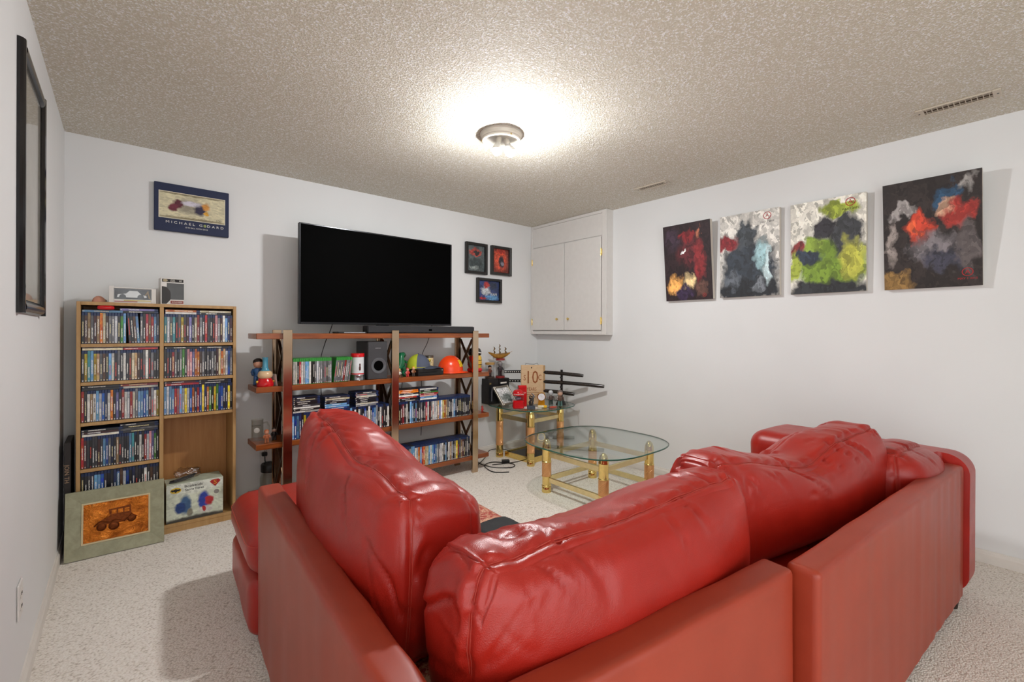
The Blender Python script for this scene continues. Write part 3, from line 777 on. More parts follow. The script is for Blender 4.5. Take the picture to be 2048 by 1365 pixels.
MB().cbox(-.4725, -.4712, -.043, .043, .003, .055, .001).build('end_cap', M_BLACK, sbar); MB().cbox(.4712, .4725, -.043, .043, .003, .055, .001).build('end_cap', M_BLACK, sbar)
MB().box(.03, .06, -.0456, -.0451, .02, .035).build('display', M_SCREEN, sbar)
fb = thing('media_player', 'thin black box lying on the top shelf left of the sound bar', 'media player', (1.235, 3.235, TZ[0]))
MB().cbox(-.1, .1, -.06, .06, .0003, .012, .002).build('body', M_BLACK, fb); MB().box(-.06, .09, -.0606, -.0601, .004, .009).build('front_strip', plain('silver_plastic', '#a8a9ac', .3, .5), fb)
sw = thing('subwoofer', 'black box subwoofer with round port on the second shelf', 'speaker', (1.425, SY0 + .115, .845))
MB().cbox(-.075, .075, -.1, .115, .0003, .276, .004).build('cabinet', M_DGREY, sw)
MB().cbox(-.074, .074, -.107, -.1002, .001, .275, .003).build('front_panel', plain('subwoofer_front', '#38383b', .5), sw)
MB().lathe([(.058, -.1078), (.058, -.110), (.052, -.111), (.046, -.1085), (.036, -.1076)], 32, (.005, 0, .10), 'y', cap=False).build('port_ring', plain('port_ring', '#5a5c60', .2), sw, True)
MB().lathe([(.037, -.1079), (.037, -.1072), (0, -.1072)], 28, (.005, 0, .10), 'y').build('port_hole', M_SCREEN, sw)
M_SILVER = plain('silver_print', '#b7b8ba', .4, .3)
text('brand_lettering', 'SAMSUNG', .0095, M_SILVER, sw, (.0, -.1075, .228))

# cables hanging behind the unit
def cable(label, pts, r=.003, loc=None):
    P = [Vector(p) for p in pts]; out = []
    for i in range(len(P) - 1):
        p0, p1, p2, p3 = P[max(i - 1, 0)], P[i], P[i + 1], P[min(i + 2, len(P) - 1)]
        for k in range(8):
            s = k / 8; out.append(.5 * ((2 * p1) + (-p0 + p2) * s + (2 * p0 - 5 * p1 + 4 * p2 - p3) * s * s + (-p0 + 3 * p1 - 3 * p2 + p3) * s ** 3))
    out.append(P[-1])
    return tag(MB().tube(out, r, 6).build('cable', M_BLACK, None, True), label, 'cable')
cable('black cable hanging down from the left part of the television', [(1.20, 3.37, 1.40), (1.18, 3.45, 1.22), (1.15, 3.5, 1.10), (1.12, 3.5, .95), (1.13, 3.50, .6), (1.12, 3.5, .3)])
cable('black cable hanging from the television above the orange helmet', [(1.98, 3.37, 1.4), (2.03, 3.45, 1.22), (2.02, 3.5, 1.10), (1.96, 3.5, .95), (1.97, 3.5, .6), (1.96, 3.5, .3)])
cable('thin black cable behind the middle of the shelving unit', [(1.75, 3.419, .835), (1.745, 3.47, .6), (1.73, 3.49, .3), (1.74, 3.48, .0026)], .0025)
cable('black mains cable looping below the left wall socket plug', [(.765, 3.565, .32), (.765, 3.555, .28), (.79, 3.55, .205), (.84, 3.545, .215), (.865, 3.54, .30), (.865, 3.54, .42)], .004)
pg = tag(MB().cbox(.748, .782, 3.564, 3.5905, .315, .342, .004).build('mains_plug', M_BLACK), 'black mains plug in the socket beside the bookcase', 'plug')
cable('tangled black cable on the carpet right of the shelving unit', [(2.35, 3.45, .3), (2.40, 3.35, .06), (2.47, 3.18, .006), (2.60, 3.05, .006), (2.68, 3.12, .006), (2.58, 3.28, .006), (2.45, 3.24, .006), (2.40, 3.05, .006), (2.50, 2.96, .006)], .004)
cable('black cable curving round the brass side table leg', [(2.42, 3.30, .006), (2.60, 3.42, .02), (2.72, 3.50, .05), (2.84, 3.40, .05), (2.83, 3.18, .006), (2.70, 3.16, .006), (2.52, 3.22, .006)], .0035)

# ------------------------------------------------------------------ pictures
M_FRAME = plain('black_frame', '#1b1918', .25, var=.1)
M_CANVAS = plain('canvas_edge', '#d8d2c8', .8, var=.05, scale=400)
M_PGLASS = glass('picture_glass', (.96, .96, .95), .03)
M_INKW = plain('white_ink', '#e9e6dd', .6); M_INKK = plain('black_ink', '#161412', .6); M_INKR = plain('red_ink', '#a81c22', .6)
def canvas(label, yc, zb, w, h, lean, print_mat, marks=()):
    o = thing('canvas_print', label, 'canvas print', (XR - .0008, yc, zb), R(-90), 'canvas prints on the right wall')
    o.rotation_euler = (lean, 0, R(-90))
    MB().cbox(-w / 2, w / 2, -.034, 0, 0, h, .002).build('stretcher', M_CANVAS, o)
    p = MB().box(-w / 2, w / 2, -.0347, -.0342, .0, h).build('print', print_mat, o)
    for body, size, mat, x, z in marks:
        if body == 'A':
            e = MB(); N = 28; r0, r1 = size * .62, size * .74
            vs = [(x + r * math.cos(2 * math.pi * i / N), y, z + r * math.sin(2 * math.pi * i / N)) for y in (-.0349, -.0355) for r in (r0, r1) for i in range(N)]
            fs = [(a * N + i, a * N + (i + 1) % N, b * N + (i + 1) % N, b * N + i) for a, b in ((0, 1), (1, 3), (3, 2), (2, 0)) for i in range(N)]
            e.add(vs, fs).build('emblem_ring', mat, p)
        text('lettering', body, size, mat, p, (x, -.0352, z))
    return o
canvas('dark red and brown canvas print, leftmost of the four on the right wall', 1.835, 1.455, .39, .60, R(5.5),
       art('print_dark_red', '#2a1a1e', [(.1, .3, .5, .4, '#5a2228', .6), (.5, .0, .25, .5, '#8a2a2e', .5), (-.55, -.6, .28, .25, '#f0b060', .8), (.05, -.5, .22, .2, '#f5d9a0', .7), (-.2, -.78, .4, .22, '#3a2a48', .4), (.55, -.7, .25, .2, '#6a4a40', .6), (-.1, .28, .1, .05, '#ffffff', .2), (-.6, .6, .3, .3, '#3a2a38', .6), (.5, .72, .12, .14, '#b06a50', .5), (.0, .68, .3, .12, '#7a1f24', .4)], .3, 1.),
       [('A', .02, M_INKR, .13, .035)])
canvas('grey stormy canvas print with pale lightning, second from left on right wall', 1.384, 1.455, .405, .60, R(.6),
       art('print_storm', '#d6d3cc', [(0, -.35, .95, .75, '#2e3640', .35), (-.1, .45, .35, .35, '#3c4248', .3), (-.75, .3, .35, .2, '#8a2028', .4), (.45, -.1, .2, .35, '#9fc3c9', .7), (.6, -.45, .1, .6, '#cfe6ea', .6), (0, -.85, 1.2, .3, '#1c2026', .4), (-.5, -.6, .25, .22, '#5a6068', .6), (.35, -.75, .2, .16, '#70757c', .5)], .32, 2.),
       [('A', .035, M_INKR, .125, .555), ('MAY 1 2015', .017, M_INKK, .125, .512)])
canvas('green and charcoal canvas print on cream, third from left on right wall', .909, 1.452, .408, .595, R(.8),
       art('print_green', '#dedbd0', [(.1, -.4, 1.0, .55, '#6f8a2c', .3), (.5, .2, .42, .45, '#3a3c40', .35), (-.35, .05, .28, .24, '#87a03a', .3), (.35, .75, .5, .16, '#9aa83c', .3), (-.05, .38, .25, .28, '#2c2a30', .4), (.65, -.3, .3, .4, '#b8b84a', .5), (0, -.98, 1.2, .25, '#2a2c30', .4), (-.8, -.05, .22, .2, '#7a2a2a', .4), (-.5, -.2, .45, .14, '#2f3a4a', .4), (-.9, -.4, .14, .3, '#9aa83c', .4)], .28, 3.),
       [('A', .035, M_INKR, .125, .552), ('MAY 1 2015', .017, M_INKK, .125, .510)])
canvas('dark canvas print with red and steel tones, rightmost of the four', .418, 1.452, .402, .60, R(6),
       art('print_steel', '#2c2422', [(.35, .62, .28, .24, '#2a4a66', .3), (.35, .42, .2, .14, '#c09a80', .4), (-.15, .12, .3, .28, '#c0402a', .4), (.6, .3, .3, .2, '#a03028', .5), (-.6, .45, .35, .12, '#a09a98', .5), (.1, -.3, .5, .3, '#7a7478', .6), (.3, -.5, .5, .2, '#3a3a48', .4), (-.75, -.9, .4, .2, '#8a6a3a', .5), (-.85, -.1, .14, .4, '#8f8580', .5), (.75, -.35, .2, .5, '#5e5656', .6), (.7, .8, .2, .15, '#8a8683', .5), (-.3, .1, .12, .12, '#e8643a', .5)], .34, 4.),
       [('A', .03, M_INKR, .145, .075), ('MAY 1 2015', .015, M_INKR, .145, .04)])

def framed(label, loc, rz, w, h, border, depth, print_mat, glass_on=True, group=None):
    o = thing('framed_picture', label, 'picture', loc, rz, group)
    for a in ((-w / 2, -w / 2 + border, 0, h), (w / 2 - border, w / 2, 0, h), (-w / 2 + border, w / 2 - border, 0, border), (-w / 2 + border, w / 2 - border, h - border, h)):
        MB().cbox(a[0], a[1], -depth, 0, a[2], a[3], .003).build('frame_bar', M_FRAME, o)
    MB().box(-w / 2 + border, w / 2 - border, -.008, -.0005, border, h - border).build('print', print_mat, o)
    if glass_on: MB().box(-w / 2 + border, w / 2 - border, -.0125, -.0105, border, h - border).build('glazing', M_PGLASS, o)
    return o
GSM = 'small black-framed prints beside the television'
framed('small black-framed print with red patch on grey, upper left of three', (2.602, YB - .0005, 1.754), 0, .256, .300, .026, .034,
       art('print_small_red', '#5a6468', [(-.1, .5, .7, .3, '#b8483e', .25), (.1, .5, .3, .16, '#2c2c30', .3), (0, -.4, .8, .4, '#3a464a', .5), (-.2, -.7, .5, .15, '#9aa2a2', .6)], .3, 5.), group=GSM)
framed('small black-framed print glowing orange, upper right of three', (2.910, YB - .0005, 1.766), 0, .260, .290, .026, .034,
       art('print_small_orange', '#7a2c22', [(0, .1, .8, .9, '#e0583a', .5), (.1, -.1, .35, .5, '#2a2634', .35), (.2, -.2, .18, .2, '#8a8a9a', .3), (0, .8, .5, .15, '#c23022', .4)], .22, 6.), group=GSM)
p3 = framed('small black-framed blue print, the lowest of three', (2.760, YB - .0005, 1.482), 0, .305, .240, .024, .034,
       art('print_small_blue', '#2a3f78', [(-.3, .0, .4, .5, '#c8ccd4', .5), (-.2, .6, .3, .3, '#b83a3a', .4), (.5, .5, .4, .4, '#22304e', .5), (.3, -.7, .6, .3, '#5f9ad0', .5), (-.6, -.8, .4, .15, '#b02a30', .4)], .3, 7.), group=GSM)
text('lettering', 'TEAM', .038, M_INKW, p3, (.055, -.0092, .085)); text('lettering', 'CAP', .044, plain('sky_ink', '#7db4dd', .6), p3, (.06, -.0092, .048))

lf = thing('framed_picture', 'tall glazed picture in glossy black frame on the left wall', 'picture', (XL + .0005, 2.335, 1.252), R(90))
w_, h_, b_ = .535, .858, .045
for ax, a0, a1, fx in (('z', 0, h_, -1), ('z', 0, h_, 1), ('x', -w_ / 2 + b_, w_ / 2 - b_, -1), ('x', -w_ / 2 + b_, w_ / 2 - b_, 1)):
    prof = [(0, 0), (0, -.007), (.005, -.014), (.013, -.0185), (.022, -.019), (.033, -.0165), (.041, -.011), (b_, -.008), (b_, 0)]
    m = MB()
    if ax == 'z':
        poly = [((-w_ / 2 + u) if fx < 0 else (w_ / 2 - u), v) for u, v in prof]; m.prism(poly, 0, h_, 'z')
    else:
        poly = [(v, u if fx < 0 else h_ - u) for u, v in prof]; m.prism(poly, a0, a1, 'x')
    m.build('frame_bar', plain('gloss_black_frame', '#121012', .12, var=.1), lf)
MB().box(-w_ / 2 + b_, w_ / 2 - b_, -.004, -.0005, b_, h_ - b_).build('print', art('print_pale', '#c9c4bb', [(.2, .2, .7, .6, '#d3cec5', .8), (-.3, -.5, .6, .4, '#bdb6aa', .9)], .2, 8., 9, .08), lf)
MB().box(-w_ / 2 + b_, w_ / 2 - b_, -.0072, -.0055, b_, h_ - b_).build('glazing', M_PGLASS, lf)

bl = thing('banknote_picture', 'navy picture of a banknote with white lettering above the bookcase', 'picture', (.345, YB - .0005, 1.823))
MB().cbox(-.198, .198, -.028, 0, 0, .297, .002).build('stretcher', plain('navy_canvas', '#202a4a', .7, scale=300), bl)
pr = MB().box(-.172, .172, -.0290, -.0282, .083, .243).build('banknote', art('print_note', '#cfc7a6', [(-.1, .05, .38, .6, '#9a9380', .7), (-.45, .15, .15, .35, '#5a1f2c', .4), (-.6, -.15, .14, .3, '#6a2434', .4), (.22, -.1, .18, .45, '#2a2440', .5), (.4, .2, .12, .3, '#c98a3a', .6), (.42, -.35, .08, .18, '#d8a030', .5), (-.05, .3, .3, .2, '#c5c0cc', .5), (0, -.95, 1.1, .12, '#8e8466', .5), (0, .97, 1.1, .1, '#8e8466', .5)], .12, 9., 10, .14), bl)
for a in ((-.176, .176, .079, .083), (-.176, .176, .243, .247), (-.176, -.172, .083, .243), (.172, .176, .083, .243)):
    MB().box(a[0], a[1], -.0291, -.0281, a[2], a[3]).build('note_border', plain('ivory_ink', '#ddd6bf', .6), bl)
text('lettering', '100', .022, plain('olive_ink', '#6f6a52', .7), pr, (.138, -.0295, .098))
text('lettering', 'M I C H A E L   G', .021, M_INKW, bl, (-.045, -.0286, .056), sx=1.25)
text('lettering', 'D A R D', .021, M_INKW, bl, (.122, -.0286, .056), sx=1.25)
MB().ball((.064, -.029, .056), (.009, .002, .009)).build('olive_dot', plain('olive_green', '#8d9a5a', .4), bl)
text('lettering', '$100 BILL WITH DICE', .011, M_INKW, bl, (.02, -.0286, .032), sx=1.15)

# ---- copper relief of an old car, leaning on the bookcase
cp = thing('copper_relief', 'hammered copper relief of a vintage car in pale green frame on the carpet', 'picture', (-.0195, 3.272, .0005), R(-1.5))
cp.rotation_euler = (R(-8.2), 0, R(-1.5))
w_, h_ = .408, .345
M_GREENF = wood('pale_green_frame', '#8f8e74', '#a9a88c', .6, (8, 8, 8)); M_LIP = plain('cream_lip', '#cdbd98', .6)
bx, bz = .062, .066
for pts in ([(-w_ / 2, 0), (w_ / 2, 0), (w_ / 2 - bx, bz), (-w_ / 2 + bx, bz)], [(-w_ / 2, h_), (-w_ / 2 + bx, h_ - bz), (w_ / 2 - bx, h_ - bz), (w_ / 2, h_)],
            [(-w_ / 2, 0), (-w_ / 2 + bx, bz), (-w_ / 2 + bx, h_ - bz), (-w_ / 2, h_)], [(w_ / 2, 0), (w_ / 2, h_), (w_ / 2 - bx, h_ - bz), (w_ / 2 - bx, bz)]):
    vs = [(x, 0, z) for x, z in pts] + [(x, -.024 if abs(x) > w_ / 2 - .001 else -.014, z) for x, z in pts]
    MB().add(vs, [(0, 1, 2, 3), (7, 6, 5, 4), (0, 4, 5, 1), (1, 5, 6, 2), (2, 6, 7, 3), (3, 7, 4, 0)]).build('frame_bar', M_GREENF, cp)
ix, iz0, iz1 = w_ / 2 - bx, bz, h_ - bz
for a in ((-ix, ix, iz0, iz0 + .008), (-ix, ix, iz1 - .008, iz1), (-ix, -ix + .008, iz0 + .008, iz1 - .008), (ix - .008, ix, iz0 + .008, iz1 - .008)):
    MB().cbox(a[0], a[1], -.017, -.004, a[2], a[3], .001).build('lip', M_LIP, cp)
t = NT('hammered_copper'); f, _ = t.noise(t.coord(), 16, 6, .6, .4)
t.set(col=t.ramp(f, [(.3, hexc('#8a4718')), (.6, hexc('#c8742a')), (.8, hexc('#e69a4a'))]), metal=.9, rough=.27); t.bump(f, .8, .015); M_COPPER = t.m
plate = MB().box(-ix + .008, ix - .008, -.008, -.004, iz0 + .008, iz1 - .008).build('copper_plate', M_COPPER, cp)
M_COPD = plain('dark_copper', '#6a3517', .35, .9, var=.3, scale=90, bump=.5)
cx, cz = .0, .155
car = MB().prism([(cx - .075, cz - .004), (cx - .078, cz + .016), (cx - .04, cz + .03), (cx - .035, cz + .036), (cx + .06, cz + .040), (cx + .065, cz + .005), (cx + .045, cz - .004)], -.012, -.0082).build('car_body', M_COPD, plate)
MB().prism([(cx - .028, cz + .037), (cx - .034, cz + .072), (cx + .058, cz + .078), (cx + .060, cz + .040)], -.011, -.0082).build('car_cabin', M_COPD, plate)
for i in range(3): MB().box(cx - .022 + i * .027, cx - .002 + i * .027, -.0122, -.0111, cz + .046, cz + .066).build('car_window', M_COPPER, plate)
for wx, wz, rr in ((-.062, -.012, .021), (-.012, -.016, .023), (.062, .006, .019)):
    MB().lathe([(rr, -.0083), (rr, -.013), (rr * .78, -.0145), (rr * .7, -.011), (rr * .25, -.012), (0, -.013)], 22, (cx + wx, 0, cz + wz), 'y').build('car_wheel', M_COPD, plate, True)
MB().tube([(cx - .092, -.010, cz - .004), (cx - .066, -.012, cz + .018), (cx - .03, -.012, cz + .004), (cx - .004, -.012, cz + .016), (cx + .03, -.011, cz - .004), (cx + .062, -.011, cz + .03), (cx + .084, -.01, cz + .01)], .003, 6).build('car_fender', M_COPD, plate, True)

# ---- long dark box edge with lettering between wall and bookcase
jb = thing('flat_box', 'tall thin dark box with vertical lettering between bookcase and left wall', 'box', (-.217, 3.40, 0))
MB().cbox(-.013, .013, -.06, .17, 0, .605, .002).build('carton', plain('brown_black_card', '#1d1614', .5), jb)
text('lettering', 'JOIN TH', .026, plain('bronze_ink', '#a5876a', .5), jb, (-.003, -.0605, .44), (R(90), R(90), 0))

# ------------------------------------------------------------------ small things: builders
def figure(label, loc, h, body, legs, head, hair, rz=0., name='toy_figure', cat='figurine', arms=None):
    """plain toy figure: feet, legs, torso, arms, head, hair"""
    o = thing(name, label, cat, loc, rz)
    mk = lambda hx: plain('toy_' + hx.strip('#'), hx, .35)
    k = h
    m = MB()
    for s in (-1, 1): MB().tube([(s * .09 * k, -.02 * k, .0005), (s * .09 * k, 0, .06 * k), (s * .075 * k, 0, .34 * k)], [.085 * k, .07 * k, .075 * k], 10).build('leg', mk(legs), o, True)
    MB().lathe([(.10 * k, .30 * k), (.155 * k, .34 * k), (.15 * k, .45 * k), (.165 * k, .56 * k), (.13 * k, .62 * k), (.05 * k, .65 * k)], 14, sq=(1, .7)).build('torso', mk(body), o, True)
    for s in (-1, 1): MB().tube([(s * .14 * k, 0, .59 * k), (s * .21 * k, -.03 * k, .48 * k), (s * .19 * k, -.10 * k, .38 * k)], [.05 * k, .048 * k, .045 * k], 8).build('arm', mk(arms or body), o, True)
    hd = MB().ball((0, 0, .79 * k), (.165 * k, .155 * k, .175 * k)).build('head', mk(head), o, True)
    MB().ball((0, .02 * k, .855 * k), (.172 * k, .16 * k, .145 * k)).build('hair', mk(hair), hd, True)
    return o
def carton(name, label, cat, x0, x1, y0, y1, z0, z1, mat, b=.001):
    o = thing(name, label, cat, ((x0 + x1) / 2, y0, z0)); w = (x1 - x0) / 2
    MB().cbox(-w, w, 0, y1 - y0, .0003, z1 - z0, b).build('carton', mat, o); return o
M_CLEAR = glass('clear_plastic', (.93, .93, .93), .08, .08)
M_WCARD = plain('white_card', '#dedbd6', .5, var=.04)
M_RED = plain('glossy_red', '#c4121a', .18); M_REDD = plain('deep_red', '#8e1018', .25)
M_YEL = plain('warm_yellow', '#dcae3a', .3)

# ---- on top of the bookcase
sh = thing('shell_ornament', 'small pink half-shell ornament on top of the bookcase', 'ornament', (-.10, 3.45, BZ + .0003))
V = []; N, K = 20, 10
for kk in range(K + 1):
    a = math.pi * kk / K
    for i in range(N + 1):
        th = math.pi * i / N; V.append((.03 * math.cos(a) * (.5 + .5 * math.sin(th)), -.02 * math.cos(th), .038 * math.sin(a) * math.sin(th) ** .6))
MB().add(V, [(k * (N + 1) + i, k * (N + 1) + i + 1, (k + 1) * (N + 1) + i + 1, (k + 1) * (N + 1) + i) for k in range(K) for i in range(N)]).build('shell', plain('shell_pink', '#c98e76', .5), sh, True)
MB().ball((.012, .01, .012), (.022, .016, .012)).build('inner_shell', plain('shell_grey', '#8a7a6c', .6), sh, True)

vb = thing('toy_vehicle_box', 'white window box with a chrome toy vehicle on the bookcase top', 'toy box', (.0465, 3.40, BZ + .0003))
for a in ((-.1035, -.083, 0, .07, 0, .095), (.083, .1035, 0, .07, 0, .088), (-.083, .083, 0, .07, 0, .022), (-.083, .083, .066, .07, .022, .09), (-.083, .083, 0, .07, .084, .09)):
    MB().cbox(a[0], a[1], a[2], a[3], a[4], a[5], .001).build('carton_wall', M_WCARD, vb)
MB().box(-.083, .083, .001, .002, .022, .084).build('window_film', M_CLEAR, vb)
MB().box(-.08, .08, .06, .0655, .022, .084).build('backdrop', plain('dark_brown_card', '#2b1f18', .6), vb)
tc = MB(); M_CHR = plain('toy_chrome', '#8f8c88', .2, 1.)
tc.prism([(-.07, .034), (-.066, .05), (-.03, .056), (-.015, .072), (.02, .072), (.04, .05), (.06, .046), (.062, .034)], .018, .05)
tv_ = tc.build('toy_vehicle', M_CHR, vb)
for x in (-.045, .035):
    for y in (.012, .05): MB().lathe([(.015, 0), (.015, .008), (.007, .0095), (0, .009)], 16, (x, y, .037), 'y').build('wheel', M_BLACK, tv_, True)
MB().bar((.045, .03, .03), (.07, .034, .074), .006, .006).build('tail_strut', plain('toy_gold', '#8a6a34', .3, .8), tv_); MB().bar((.075, .03, .03), (.066, .034, .074), .006, .006).build('tail_strut', MATS['toy_gold'], tv_)
MB().box(-.08, .02, -.0006, -.0002, .006, .012).build('printed_strip', plain('pink_ink', '#b87a78', .6), vb); MB().box(-.04, .08, -.0006, -.0002, .013, .018).build('printed_strip', plain('yellow_ink', '#cdbf74', .6), vb)

kb = thing('figure_box', 'black and white boxed collectible with clear window on the bookcase top', 'toy box', (.229, 3.40, BZ + .0003), R(4))
MB().cbox(-.057, .057, 0, .085, 0, .158, .001).build('carton', M_WCARD, kb)
MB().box(-.051, .053, -.0006, -.0001, .134, .152).build('title_band', M_INKK, kb)
text('lettering', 'STAR', .009, M_INKW, kb, (.0, -.0009, .1465)); text('lettering', 'WARS', .009, M_INKW, kb, (.0, -.0009, .139)); text('lettering', '60', .014, M_INKW, kb, (.038, -.0009, .143))
MB().ball((-.036, -.0007, .143), (.012, .0004, .008)).build('badge', plain('badge_tan', '#a8987a', .5), kb)
MB().box(-.028, .0555, -.0006, -.0001, .03, .128).build('window', plain('smoky_film', '#3b3937', .2), kb)
MB().prism([(-.052, .004), (-.03, .004), (-.012, .026), (-.008, .05), (-.012, .08), (-.03, .104), (-.052, .108)], -.0009, -.0002).build('side_art', plain('charcoal_ink', '#2d2a29', .5), kb)
MB().box(-.01, .053, -.0006, -.0001, .006, .024).build('name_band', plain('name_red', '#8d4038', .5), kb)
text('lettering', 'KYLO REN', .0105, M_INKW, kb, (.022, -.0009, .015))

rc = thing('toy_car', 'small red toy car lying on the top left disc cases', 'toy car', (-.068, 3.347, 1.3085))
MB().lathe([(0, -.036), (.008, -.034), (.0115, -.022), (.0125, 0), (.0115, .022), (.008, .034), (0, .036)], 18, (0, .0, .0126), 'x').build('body', M_RED, rc, True)
MB().ball((.0, .0, .017), (.017, .0105, .0075)).build('roof', M_REDD, rc, True)

# ---- bookend carton in the open bookcase compartment
bk = thing('bookends_box', 'pale green bookends carton standing in the open bookcase compartment', 'box', (.343, 3.366, .0522), R(1))

BPR = art('print_bookends', '#cdd3c0', [(0, .75, 1.2, .35, '#d8dbd0', .6), (-.35, -.15, .2, .5, '#3f5f86', .4), (-.55, -.3, .18, .3, '#22407a', .35), (.3, -.1, .2, .5, '#2c3f9a', .4), (.48, -.15, .16, .25, '#b02a30', .35), (-.2, -.6, .12, .2, '#7d7a6a', .4), (.35, -.6, .25, .18, '#c9c6c0', .4), (.3, -.55, .07, .16, '#b02a30', .3), (0, -1.02, 1.3, .22, '#45433d', .4)], .08, 10., 8, .12)
MB().cbox(-.143, .143, .0006, .15, 0, .228, .0015).build('carton', plain('pale_green_card', '#b9c2ae', .5, var=.12, scale=30), bk)
MB().box(-.143, .143, -.0001, .0004, .001, .226).build('front_print', BPR, bk)
text('lettering', 'Bookends', .023, M_INKK, bk, (-.01, -.0006, .206)); text('lettering', '- Serre livres', .021, M_INKK, bk, (-.012, -.0006, .184))
eb = MB().lathe([(.027, -.0008), (.027, -.0002)], 28, (-.098, 0, .190), 'y', (1, .62)).build('oval_emblem', plain('emblem_yellow', '#d6b53a', .4), bk)
bat = [(-.024, .001), (-.02, .008), (-.012, .006), (-.006, .007), (-.003, .011), (0, .008), (.003, .011), (.006, .007), (.012, .006), (.02, .008), (.024, .001), (.016, -.006), (.009, -.004), (0, -.012), (-.009, -.004), (-.016, -.006)]
MB().prism([(-.098 + x, .190 + z) for x, z in bat], -.0014, -.0009).build('bat_emblem', M_INKK, eb)
sd = MB().prism([(.072, .208), (.084, .219), (.118, .219), (.130, .208), (.101, .176)], -.0009, -.0002).build('shield_emblem', M_INKR, bk)
text('lettering', 'S', .034, plain('emblem_gold', '#dfa53a', .4), sd, (.101, -.0012, .201), sx=1.3)
MB().lathe([(.014, -.0008), (.014, -.0002)], 22, (.108, 0, .142), 'y').build('round_stamp', plain('stamp_grey', '#8a8580', .5), bk)
def crumple(p):
    p = Vector(p); p.z = max(0, p.z); d = .016 * nz(p, (40, 40, 40), 3) + .008 * nz(p, (90, 90, 90), 7)
    return p * (1 + d * 18)
pb = tag(softbox('plastic_bag', glass('bag_plastic', (.86, .82, .79), .3, .18), None, -.055, .075, -.03, .04, 0, .052, .026, (20, 14, 12), crumple), 'crumpled clear plastic bag on the bookends carton', 'plastic bag')
pb.location = (.30, 3.475, .284)
tag(MB().tube([(.215, 3.40, .285), (.25, 3.395, .288), (.29, 3.40, .292), (.335, 3.40, .305), (.345, 3.43, .309), (.32, 3.44, .303), (.27, 3.42, .295), (.22, 3.41, .290), (.24, 3.40, .293), (.29, 3.41, .299), (.33, 3.41, .31)], .0042, 8).build('coiled_cable', M_DGREY, None, True), 'coiled dark grey cable lying on the bookends carton', 'cable')

# ---- shelving unit, left overhang of the second tier
pz = thing('glazed_bottle', 'glazed ceramic bottle, red base, cream belly, blue neck, on left shelf end', 'ornament', (.692, 3.225, TZ[1] + .0003))
MB().lathe([(0, 0), (.046, 0), (.050, .012), (.047, .026), (.038, .046), (.034, .052)], 28).build('red_base', M_RED, pz, True)
MB().lathe([(.034, .0525), (.042, .062), (.043, .076), (.038, .090), (.028, .098)], 28).build('cream_belly', plain('cream_glaze', '#d9b78e', .2), pz, True)
MB().lathe([(.028, .0985), (.020, .108), (.016, .125), (.0155, .178), (.018, .184), (.014, .184)], 24).build('blue_neck', plain('blue_glaze', '#4b90a8', .15), pz, True)
for s in (-1, 1): MB().ball((s * .046, -.006, .03), (.008, .008, .008)).build('yellow_knob', M_YEL, pz, True)
figure('small dark-haired doll in blue behind the glazed bottle', (.672, 3.325, TZ[1] + .0003), .175, '#1f4a78', '#1f4a78', '#c08a70', '#1d1513')
wc = tag(MB().cbox(-.001, .001, 0, .08, 0, .075, .0004).build('greeting_card', M_WCARD), 'white card leaning upright beside the glazed bottle', 'card'); wc.location = (.757, 3.20, TZ[1] + .001); wc.rotation_euler = (0, R(-6), R(12))

# ---- left overhang of the third tier
mg = thing('glass_mug', 'clear glass beer mug with dark lettering on the left shelf end', 'mug', (.668, 3.32, TZ[2] + .0003), R(-20))
M_MUG = glass('mug_glass', (.90, .90, .88), .10)
MB().lathe([(0, .0), (.036, 0), (.038, .006), (.036, .014), (.034, .12), (.036, .135), (.033, .135), (.031, .02), (0, .016)], 26).build('body', M_MUG, mg, True)
MB().tube([(.034, 0, .11), (.055, 0, .115), (.066, 0, .09), (.064, 0, .06), (.05, 0, .04), (.034, 0, .04)], .006, 8).build('handle', M_MUG, mg, True)
text('lettering', 'ROMPER', .014, M_INKK, mg, (0, -.0375, .1)); MB().ball((.002, -.0365, .07), (.017, .002, .017)).build('round_logo', plain('grey_logo', '#b5b0a8', .5), mg)
figure('shiny copper-coloured toy figure at the front of the left shelf end', (.697, 3.205, TZ[2] + .0003), .085, '#a8603c', '#9c5a38', '#c08468', '#a8603c')
figure('dark toy figure with pale head behind the copper-coloured one', (.752, 3.255, TZ[2] + .0003), .085, '#241c1a', '#1a1513', '#b09080', '#3a2a22')
jr = thing('glass_jar', 'glass storage jar with wide black lid on the carpet behind the sofa', 'jar', (.789, 3.512, 0))
MB().lathe([(0, .001), (.062, .001), (.066, .01), (.068, .06), (.066, .18), (.056, .212), (.054, .228), (.051, .228), (.053, .21), (.063, .175), (.064, .02), (0, .008)], 28).build('body', M_MUG, jr, True)
MB().lathe([(.060, .222), (.061, .226), (.061, .268), (.056, .276), (.044, .277), (.042, .270), (0, .270)], 32).build('lid', M_BLACK, jr, True)

